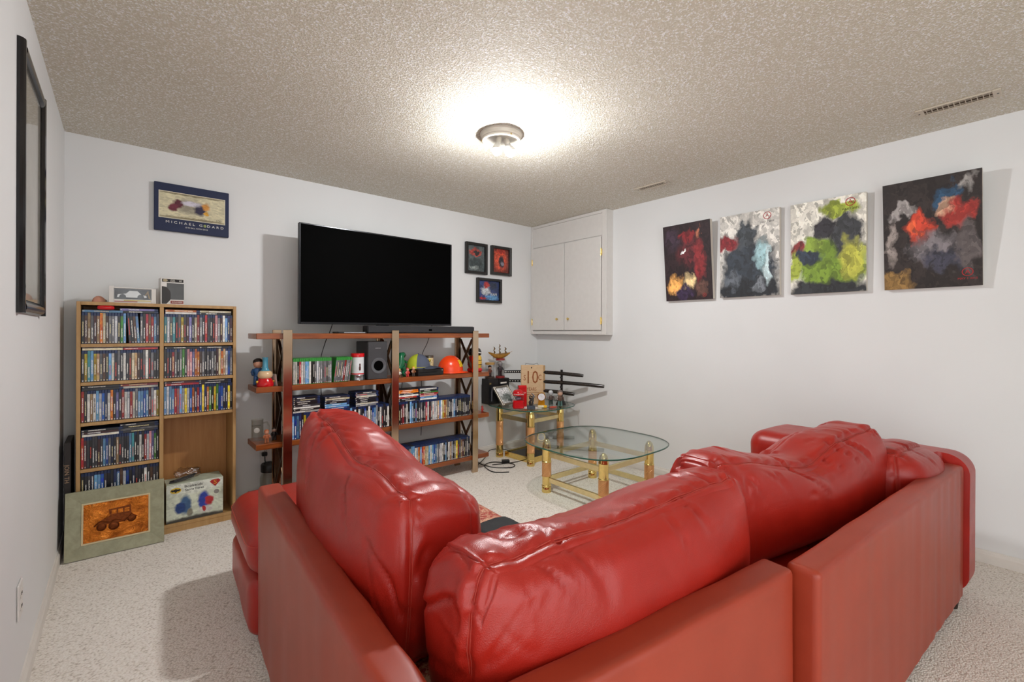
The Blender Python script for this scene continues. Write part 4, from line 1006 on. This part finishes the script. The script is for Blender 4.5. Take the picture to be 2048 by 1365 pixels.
# ---- second tier, middle
tn = thing('round_tin', 'flat round silver tin under the white canister on the second tier', 'tin', (1.292, SY0 + .058, TZ[1] + .0003))
MB().lathe([(0, 0), (.050, 0), (.0515, .003), (.050, .006), (.050, .034), (.0515, .037), (.050, .040), (0, .040)], 32).build('body', plain('silver_tin', '#9d9fa2', .25, .9), tn, True)
wt = thing('canister', 'white canister with red lid and bottle picture on the second tier', 'canister', (1.292, SY0 + .058, TZ[1] + .0408))
MB().lathe([(0, 0), (.045, 0), (.045, .125), (0, .125)], 32).build('body', plain('canister_white', '#d9dcdf', .3, var=.06), wt, True)
MB().lathe([(.0455, .002), (.0458, .006), (.0455, .010)], 32).build('red_band', M_RED, wt, True)
MB().lathe([(.045, .1253), (.048, .128), (.048, .148), (.045, .152), (0, .153)], 32).build('lid', M_RED, wt, True)
MB().lathe([(0, .03), (.0075, .031), (.0085, .05), (.0065, .062), (.007, .074), (.003, .086), (.003, .096), (0, .097)], 14, (0, -.0405, 0), 'z').build('bottle_print', plain('cola_brown', '#4a1a14', .3), wt, True)

dn = thing('dinosaur_toy', 'green plastic dinosaur toy on the second tier', 'toy', (1.655, 3.29, TZ[1] + .0003), R(30))
M_DG = plain('dino_green', '#17633f', .25, bump=.4, scale=120)
MB().tube([(-.085, 0, .03), (-.06, 0, .035), (-.03, 0, .055), (0, 0, .08), (.012, 0, .115), (.01, 0, .145), (.02, 0, .165), (.045, 0, .168), (.07, 0, .16)], [.004, .012, .022, .034, .034, .024, .024, .020, .011], 14).build('body', M_DG, dn, True)
for s in (-1, 1):
    MB().tube([(.0, s * .024, .075), (.014, s * .03, .045), (-.004, s * .03, .022), (.006, s * .03, .004), (.028, s * .03, .005)], [.022, .018, .010, .010, .008], 10).build('leg', M_DG, dn, True)
    MB().tube([(.03, s * .026, .115), (.05, s * .03, .105), (.062, s * .026, .115)], [.009, .007, .004], 8).build('arm', M_DG, dn, True)
MB().tube([(.03, 0, .158), (.05, 0, .150), (.066, 0, .149)], [.012, .010, .005], 8).build('jaw', M_DG, dn, True)
figure('tiny white and brown toy figure beside the middle post', (1.606, 3.205, TZ[1] + .0003), .070, '#d8d2c8', '#7a4a28', '#d9a878', '#c98f4a')
figure('tiny red and pink toy figure at the shelf edge', (1.672, 3.196, TZ[1] + .0003), .072, '#c43a34', '#b83028', '#e0a088', '#b8323a')
figure('tiny yellow-hatted toy figure beside the games console', (1.738, 3.225, TZ[1] + .0003), .078, '#8a5a38', '#4a3a30', '#e0b090', '#d9b02c')

cs = thing('games_console', 'black games console lying under the cap on the second tier', 'games console', (1.876, SY0 + .11, TZ[1]))
MB().cbox(-.115, .115, -.095, .115, .006, .055, .003).build('body', M_BLACK, cs)
MB().cbox(-.111, .111, -.09, .11, .0003, .0058, .001).build('foot_plate', M_DGREY, cs)
MB().box(-.105, .05, -.0956, -.0951, .026, .029).build('disc_slot', M_SCREEN, cs); MB().lathe([(.004, -.0962), (.004, -.0951)], 12, (.1, 0, .04), 'y').build('power_button', M_SILVER, cs)

cpz = TZ[1] + .0553
cap = thing('baseball_cap', 'grey and yellow-green baseball cap on the games console', 'cap', (1.815, 3.285, cpz), R(-28))
def dome(rx, ry, rz_, a0, a1, n=20, m=10, th=.0015):
    V = []; F = []
    for j in range(m + 1):
        p = math.pi / 2 * j / m
        for i in range(n + 1):
            a = a0 + (a1 - a0) * i / n; V.append((rx * math.cos(p) * math.cos(a), ry * math.cos(p) * math.sin(a), rz_ * math.sin(p) ** .9))
    F = [(j * (n + 1) + i, j * (n + 1) + i + 1, (j + 1) * (n + 1) + i + 1, (j + 1) * (n + 1) + i) for j in range(m) for i in range(n)]
    return MB().add(V, F)
dome(.095, .082, .115, R(-100), R(100)).build('front_panels', plain('cap_grey', '#4f5668', .8, bump=.3, scale=300), cap, True)
dome(.0945, .0815, .1145, R(100), R(260)).build('mesh_back', plain('cap_lime', '#aebb2c', .7, bump=.3, scale=300), cap, True)
V = []
for j in range(7):
    for i in range(17):
        a = R(-75 + 150 * i / 16); k = 1 + j / 6 * .72; x = .094 * math.cos(a) * k + (.02 * j / 6); y = .082 * math.sin(a) * (1 + j / 6 * .12)
        V.append((x, y, .006 - .02 * (y / .08) ** 2 * .4 - .012 * (j / 6)))
MB().add([(x, y, z + .014) for x, y, z in V], [(j * 17 + i, j * 17 + i + 1, (j + 1) * 17 + i + 1, (j + 1) * 17 + i) for j in range(6) for i in range(16)]).build('brim', plain('cap_brim', '#39404f', .8), cap, True)
MB().tube([(.095 * math.cos(R(a)), .083 * math.sin(R(a)), .012) for a in range(-100, 101, 20)], .0025, 6).build('piping', plain('cap_piping', '#c9c63a', .7), cap, True)
bdg = MB().ball((.088, .0, .062), (.008, .017, .014)).build('badge', plain('badge_yellow', '#d6b92c', .5), cap, True)
MB().ball((.094, .0, .062), (.004, .011, .009)).build('badge_emblem', M_INKK, bdg, True)
MB().ball((0, 0, .116), (.007, .007, .004)).build('button', MATS['cap_grey'], cap, True)
jj = thing('preserve_jar', 'small lidded jar of yellow sweets behind the cap', 'jar', (1.95, 3.35, TZ[1] + .0553))
MB().lathe([(0, .0), (.036, 0), (.037, .01), (.037, .07), (.033, .078)], 24).build('body', plain('jar_sweets', '#cdbb8a', .2, var=.4, scale=60), jj, True)
MB().lathe([(.034, .0782), (.037, .08), (.037, .094), (.034, .097), (0, .097)], 24).build('lid', plain('jar_lid', '#6a665a', .3, .7), jj, True)

hh = thing('hard_hat', 'bright orange safety helmet with yellow sticker on the second tier', 'helmet', (2.128, 3.29, TZ[1] + .002), R(-12))
M_HAT = plain('helmet_orange', '#f0481a', .25, var=.03)
V = []; F = []; n, m = 40, 14
for j in range(m + 1):
    p = math.pi / 2 * j / m
    for i in range(n):
        a = 2 * math.pi * i / n; ridge = .006 * math.exp(-(math.sin(a) * math.cos(p) / .12) ** 2) * math.sin(p)
        V.append(((.108 + ridge) * math.cos(p) * math.cos(a) - .005, .098 * math.cos(p) * math.sin(a), .016 + (.125 + ridge) * math.sin(p) ** .85))
F = [(j * n + i, j * n + (i + 1) % n, (j + 1) * n + (i + 1) % n, (j + 1) * n + i) for j in range(m) for i in range(n)]
shl = MB().add(V, F).build('shell', M_HAT, hh, True)
V = []
for j in range(5):
    for i in range(n):
        a = 2 * math.pi * i / n; out = (.012 + .045 * max(0, math.cos(a)) ** 2) * j / 4
        V.append(((.107 + out) * math.cos(a) - .005, (.097 + out * .8) * math.sin(a), .017 - .015 * j / 4 * (1 if j else 0)))
MB().add(V, [(j * n + i, j * n + (i + 1) % n, (j + 1) * n + (i + 1) % n, (j + 1) * n + i) for j in range(4) for i in range(n)]).build('brim', M_HAT, hh, True)
V = []
for j in range(7):
    for i in range(9):
        a = R(-62 + 34 * i / 8); p = R(14 + 30 * j / 6); V.append((.1105 * math.cos(p) * math.cos(a) - .005, .1005 * math.cos(p) * math.sin(a), .016 + .1275 * math.sin(p) ** .85))
MB().add(V, [(j * 9 + i, j * 9 + i + 1, (j + 1) * 9 + i + 1, (j + 1) * 9 + i) for j in range(6) for i in range(8)]).build('sticker', plain('sticker_yellow', '#f0b81e', .4, var=.4, scale=90), shl, True)

ck = thing('cookie_jar', 'rounded red and yellow cookie jar with black dome at right shelf end', 'jar', (2.375, 3.29, TZ[1] + .0003))
MB().lathe([(0, 0), (.06, 0), (.068, .01), (.066, .022), (.058, .03)], 28).build('red_foot', M_RED, ck, True)
MB().lathe([(.056, .0305), (.062, .05), (.064, .085), (.06, .125), (.05, .142)], 28).build('yellow_body', M_YEL, ck, True)
for z in (.062, .100): MB().lathe([(.0635, z - .002), (.066, z), (.0635, z + .002)], 28).build('dark_ring', M_BLACK, ck, True)
MB().ball((-.05, -.01, .085), (.022, .04, .055)).build('red_panel', M_REDD, ck, True)
MB().lathe([(.052, .1425), (.058, .150), (.060, .172), (.050, .198), (.028, .212), (0, .216)], 28).build('dome_lid', plain('dome_black', '#1c1614', .15), ck, True)
MB().tube([(-.03, -.05, .165), (0, -.058, .170), (.03, -.05, .165)], .006, 8).build('white_band', M_WCARD, ck, True)
figure('tiny red toy figure at the right end of the third tier', (2.40, 3.21, TZ[2] + .0003), .06, '#a8201c', '#8a1a18', '#b8382e', '#8a1a18')

# ------------------------------------------------------------------ keepsakes on the side table
def keep(name, label, cat, x, y, rz=0.): return thing(name, label, cat, (x, y, GT), rz)
M_BCARD = plain('black_gloss_card', '#17171a', .3, var=.3, scale=30)
for i, (x0, x1, lb) in enumerate(((2.632, 2.752, 'black gloss gift box at the left back of the side table'), (2.757, 2.885, 'black gloss gift box behind the leaning photo frame'))):
    o = keep('gift_box', lb, 'box', (x0 + x1) / 2, 3.42, 0)
    MB().cbox(-(x1 - x0) / 2, (x1 - x0) / 2, 0, .11, .0003, .24, .0015).build('carton', M_BCARD, o)
    MB().box(-.045 if i else -.05, .03 if i else -.03, -.0008, -.0002, .19, .205).build('printed_mark', M_INKW if i else plain('gold_ink', '#a8925a', .4, .6), o)
    MB().prism([(-.03, .03), (-.018, .03), (-.012, .16), (-.02, .17), (-.03, .12)], -.0008, -.0002).build('printed_figure', plain('grey_ink', '#5a5a60', .5), o)
for (x, hgt, lb, lid, fig) in ((2.688, .155, 'clear display tub with tan lid on the left gift box', '#b08a4a', ('#7a4a3a', '#3a3434', '#d0a890', '#2a2220')), (2.815, .19, 'clear display tub with red lid on the right gift box', '#8a2a28', ('#3a3a3e', '#2a2a2e', '#8a8a8e', '#c9c6c0'))):
    o = thing('display_tub', lb, 'display case', (x, 3.475, GT + .2405))
    MB().lathe([(0, 0), (.045, 0), (.046, .004), (.046, .02), (0, .021)], 24).build('base', plain('tub_base_%s' % lid[1:], lid, .4) if lid != '#b08a4a' else plain('tub_base_dark', '#3a2c24', .4), o, True)
    MB().lathe([(.044, .0215), (.0445, hgt - .02), (.042, hgt - .02), (.042, .0215)], 24).build('clear_wall', M_CLEAR, o, True)
    MB().lathe([(.046, hgt - .0195), (.046, hgt - .002), (.042, hgt), (0, hgt)], 24).build('lid', plain('tub_lid_' + lid[1:], lid, .35), o, True)
    f = figure('toy figure inside the ' + lb[:lb.index(' lid') + 4], (x, 3.475, GT + .2405 + .022), hgt - .05, *fig)
sp = thing('model_ship', 'small golden model sailing ship on top of the red-lidded tub', 'model ship', (2.800, 3.47, GT + .2405 + .1905), R(-20))
M_GOLDW = plain('ship_gold', '#a87c34', .4, .3, var=.25, scale=90); M_SAIL = plain('ship_sail', '#7d6434', .6, .2, var=.3, scale=120)
V = []; n, m = 22, 8
for i in range(n + 1):
    u = -1 + 2 * i / n; wdt = .024 * (1 - abs(u) ** 2.6); top = .038 + .022 * u * u + (.006 if u < -.6 else 0)
    for j in range(m + 1):
        a = math.pi * j / m; V.append((u * .112, wdt * math.cos(a), top - (.012 + .030 * (1 - u * u)) * math.sin(a) ** .8))
MB().add(V, [(i * (m + 1) + j, i * (m + 1) + j + 1, (i + 1) * (m + 1) + j + 1, (i + 1) * (m + 1) + j) for i in range(n) for j in range(m)] + [tuple(i * (m + 1) for i in range(n + 1)) + tuple(i * (m + 1) + m for i in range(n, -1, -1))]).build('hull', M_GOLDW, sp, True)
MB().cbox(-.02, .02, -.012, .012, .0003, .006, .001).build('stand', M_FOOT, sp)
for x, hm, kk in ((-.055, .075, 2), (.0, .10, 3), (.06, .07, 2)):
    mst = MB().tube([(x, 0, .035), (x, 0, .038 + hm)], [.0025, .0012], 6).build('mast', M_GOLDW, sp)
    for q in range(kk):
        z0 = .045 + q * hm / kk * .95; z1 = z0 + hm / kk * .85; wv = .022 * (1 - .22 * q)
        V = []
        for a in range(6):
            for b in range(6):
                s, tt = a / 5 * 2 - 1, b / 5; V.append((x - .004 + .012 * math.sin(math.pi * tt), s * wv * (1 - .25 * tt), z0 + (z1 - z0) * tt))
        V += [(px + .0015, py, pz_) for px, py, pz_ in V]
        g = [(a * 6 + b, a * 6 + b + 1, (a + 1) * 6 + b + 1, (a + 1) * 6 + b) for a in range(5) for b in range(5)]
        MB().add(V, g + [tuple(36 + i for i in f_) for f_ in g]).build('sail', M_SAIL, mst, True)
MB().tube([(.105, 0, .055), (.135, 0, .068)], [.0025, .001], 6).build('bowsprit', M_GOLDW, sp)

pf = keep('photo_frame', 'silver photo frame leaning against the black gift boxes', 'photo frame', 2.775, 3.275, R(14)); pf.rotation_euler = (R(-36), 0, R(14)); pf.location.z += .008; pf.scale = (1.22, 1.22, 1.22)
for a in ((-.095, -.08, 0, .165), (.08, .095, 0, .165), (-.08, .08, 0, .015), (-.08, .08, .15, .165)): MB().cbox(a[0], a[1], -.008, .006, a[2], a[3], .002).build('frame_bar', plain('frame_silver', '#8e877a', .35, .6), pf)
MB().box(-.08, .08, -.002, .002, .015, .15).build('photo', art('print_photo', '#c9cccb', [(0, .6, 1.2, .3, '#e2e4e4', .5), (.2, -.2, .6, .4, '#6a7470', .5), (-.4, -.4, .4, .4, '#8a928e', .5), (.4, -.7, .4, .2, '#4a524e', .5)], .25, 11.), pf)

co_ = keep('drink_dispenser_toy', 'small red and clear drink-dispenser toy on the side table', 'toy', 2.722, 3.10, R(-35)); co_.scale = (1.35, 1.35, 1.0)
MB().cbox(-.037, .037, -.034, .034, .0003, .075, .008).build('red_tank', M_RED, co_)
MB().cbox(-.035, .035, -.032, .032, .0755, .115, .006).build('clear_middle', M_CLEAR, co_)
MB().ball((.0, .0, .092), (.02, .02, .016)).build('grey_spout', plain('spout_grey', '#8f8aa0', .4), co_, True)
hd_ = MB().lathe([(.036, .1155), (.037, .12), (.037, .14), (.031, .158), (.018, .168), (0, .171)], 26).build('red_dome', M_RED, co_, True)
text('lettering', 'Coca-Cola', .0155, M_INKW, co_, (0, -.0378, .132)); 
rb = keep('red_booth_toy', 'bright red vending-machine money box on the side table', 'money box', 2.828, 3.165, R(-30)); rb.scale = (1.25, 1.1, 1.05)
MB().cbox(-.03, .03, -.028, .028, .0003, .165, .003).build('body', plain('booth_red', '#c8040c', .3, var=.03), rb)
MB().prism([(-.028, .1653), (.028, .1653), (.024, .182), (-.012, .186)], -.03, .03, 'x').build('sloped_top', M_RED, rb)
text('lettering', 'Vending', .0085, M_INKW, rb, (.009, -.0285, .125)); text('lettering', 'Coins', .0085, M_INKW, rb, (.009, -.0285, .115))

pq = keep('wooden_plaque', 'pale wooden anniversary plaque with engraved lettering on the side table', 'plaque', 2.985, 3.195, R(-29)); pq.scale = (.80, 1, 1.12)
M_PLY = wood('birch_ply', '#c7a67f', '#d9bd97', .5, (3, 3, 20)); M_BURN = plain('burnt_engraving', '#8a4a1a', .7)
MB().cbox(-.140, .132, -.012, .006, .0003, .335, .002).build('board', M_PLY, pq); MB().cbox(.1325, .155, -.010, .004, .0003, .330, .002).build('side_batten', plain('batten', '#a8875c', .55), pq)
MB().tube([(-.09, 0, .334), (-.085, -.004, .350), (-.04, -.004, .342), (.02, -.004, .340), (.06, -.004, .350), (.072, 0, .334)], .0018, 6).build('hanging_wire', M_DGREY, pq, True)
MB().ball((-.015, -.0125, .312), (.007, .0015, .007)).build('hole', M_INKK, pq)
text('lettering', '10', .155, M_BURN, pq, (-.012, -.0125, .225), sx=1.1); text('lettering', 'S', .066, M_BURN, pq, (-.098, -.0127, .225)); text('lettering', 'C', .066, M_BURN, pq, (.088, -.0127, .225))
MB().lathe([(.011, -.0142), (.011, -.0128)], 24, (.028, 0, .225), 'y').build('engraved_disc', M_PLY, pq)
text('lettering', 'YEARS', .042, M_BURN, pq, (-.012, -.0125, .128))
for i, (a, b) in enumerate(((-.105, .085), (-.105, .08), (-.06, .06), (-.05, .045))): MB().box(a, b, -.0128, -.0122, .098 - i * .015, .1005 - i * .015).build('engraved_line', M_BURN, pq)

kz = thing('sword_rack', 'black upright sword rack at the right end of the side table', 'sword rack', (3.170, 2.995, GT), R(-62.6))
M_LACQ = plain('black_lacquer', '#17120f', .18, var=.2)
MB().lathe([(.0, .0003), (.06, .0003), (.058, .012), (.045, .035), (.028, .05), (.016, .058)], 24, sq=(.8, 1)).build('foot', M_LACQ, kz, True)
MB().cbox(-.011, .011, .016, .029, .04, .33, .002).build('upright', M_LACQ, kz)
def sword_pts(z, xa, xb, bow, n=18): return [(xa + (xb - xa) * i / n, -.004, z + bow * (1 - ((i / n - .42) / .58) ** 2)) for i in range(n + 1)]
for k, (z, xa, xb, lb) in enumerate(((.283, -.58, .215, 'black sheathed sword, topmost of three on the rack'), (.193, -.60, .41, 'longest black sheathed sword, middle of three on the rack'), (.105, -.42, .13, 'short black sheathed sword, lowest of three on the rack'))):
    MB().cbox(-.008, .008, -.014, .0105, z - .030, z - .0185, .002).build('hook', M_LACQ, kz)
    o = thing('sheathed_sword', lb, 'sword', (3.170, 2.995, GT), R(-62.6), 'sheathed swords on the rack')
    pts = sword_pts(z, xa, xb, .02)
    a = len(pts) * 34 // 100
    MB().tube(pts[a:], [.0175] * (len(pts) - a - 1) + [.015], 12).build('scabbard', plain('scabbard', '#231c18', .2, var=.6, scale=22), o, True)
    MB().tube(pts[:a], [.0145] * a, 12).build('grip', M_BLACK, o, True)
    MB().lathe([(.026, -.003), (.026, .003)], 20, (pts[a][0] - .004, pts[a][1], pts[a][2]), 'x').build('guard', M_BRONZE, o)
    g = MB().ball((0, 0, 0), (.006, .0025, .005), 8, 5).build('grip_diamond', M_INKW, o)
    g.location = (pts[0][0] + .012, pts[0][1] - .0143, pts[0][2])
    for q in range(1, a * 2 - 2):
        t_ = q / 2; i0 = min(int(t_), a - 2); fq = t_ - i0; p = Vector(pts[i0]).lerp(Vector(pts[i0 + 1]), fq)
        link('grip_diamond', g.data, o, (p.x, p.y - .0143, p.z))

clk = keep('table_clock', 'small round gold clock on an amber base on the side table', 'clock', 2.968, 3.055, R(-38))
MB().prism([(-.034, .0003), (.034, .0003), (.026, .055), (-.026, .055)], -.02, .02).build('amber_base', plain('amber', '#b97a14', .12, var=.3), clk)
MB().lathe([(.036, -.02), (.040, -.016), (.040, .016), (.036, .02)], 30, (0, 0, .088), 'y').build('case', M_BRASS, clk, True)
dl = MB().lathe([(.032, -.0212), (.032, -.0202)], 28, (0, 0, .088), 'y').build('dial', plain('dial_white', '#e6e4e6', .4), clk)
MB().bar((0, -.0216, .088), (.012, -.0216, .094), .0016, .0006).build('hand', M_INKK, dl); MB().bar((0, -.0216, .088), (-.008, -.0216, .108), .0013, .0006).build('hand', M_INKK, dl)
figure('silver-headed toy figure with dark body between clock and brown figure', (3.105, 3.065, GT + .0003), .135, '#5a4a44', '#2c3a34', '#b9bcc0', '#d5d8da', R(-30))
figure('grey-haired bearded toy figure in brown beside the sword rack', (3.105, 2.945, GT + .0003), .150, '#5a4438', '#4a6a66', '#c09a84', '#7a6a62', R(-30))
mt = keep('wire_sculpture', 'small dark metal block with tangled wire sculpture at table front', 'sculpture', 2.775, 2.985, R(-35))
MB().cbox(-.034, .034, -.025, .025, .0003, .034, .003).build('block', plain('slate_block', '#3a414c', .5, var=.5, scale=60, bump=.6), mt)
wr = []
random.seed(5)
for i in range(9):
    a = random.uniform(0, 6.28); b = random.uniform(.05, .11)
    MB().tube([(.012 * math.cos(a), .008 * math.sin(a), .034), (.022 * math.cos(a + .6), .016 * math.sin(a + .6), .034 + b * .5), (.03 * math.cos(a + 1.5), .018 * math.sin(a + 1.5), .034 + b * .8), (.018 * math.cos(a + 2.6), .012 * math.sin(a + 2.6), .034 + b)], .0045, 6).build('wire_twist', plain('dull_metal', '#4a4644', .35, .7, var=.4), mt, True)
pp = tag(MB().prism([(-.12, -.04), (.1, -.06), (.14, .02), (.0, .07), (-.11, .05)], 0, .0012, 'z').build('paper_sheet', M_WCARD), 'crumpled white paper sheet flat on the side table glass', 'paper'); pp.location = (2.815, 3.055, GT + .0003); pp.rotation_euler = (0, 0, R(-35))
gs = thing('glue_stick', 'yellow-capped glue stick lying on the side table', 'glue stick', (2.895, 2.975, GT + .0125), R(-35))
MB().lathe([(.011, -.035), (.012, -.034), (.012, .018)], 18, (0, 0, 0), 'x').build('tube', plain('glue_white', '#d8d0b0', .4, var=.3, scale=90), gs, True); MB().lathe([(.0125, .0182), (.0125, .044), (.010, .048), (0, .048)], 18, (0, 0, 0), 'x').build('cap', plain('glue_yellow', '#e8b422', .35), gs, True)
rt = thing('penknife', 'red-handled folding knife lying at the front right of side table', 'knife', (2.972, 2.905, GT + .0003), R(-20))
MB().ball((0, 0, .009), (.04, .014, .009)).build('handle', plain('coral_red', '#b84a38', .35), rt, True); MB().cbox(-.062, -.036, -.004, .004, .006, .010, .001).build('blade', M_CHR, rt)

# ---- under the side table
tr = thing('framed_tray', 'black tray with gold rim lying under the side table', 'tray', (2.972, 3.213, 0), R(4))
MB().cbox(-.155, .155, -.165, .165, .03, .042, .003).build('panel', plain('tray_black', '#0f1214', .15), tr)
for a in ((-.165, -.1555, -.175, .175), (.1555, .165, -.175, .175), (-.1555, .1555, -.175, -.1655), (-.1555, .1555, .1655, .175)): MB().cbox(a[0], a[1], a[2], a[3], .0005, .052, .002).build('rim', M_BRASS, tr)
pa = tag(MB().cbox(-.035, .035, -.02, .02, .0003, .03, .004).build('power_adapter', M_BLACK), 'black power adapter on the carpet by the side table leg', 'adapter'); pa.location = (2.66, 3.20, 0); pa.rotation_euler = (0, 0, R(-30))
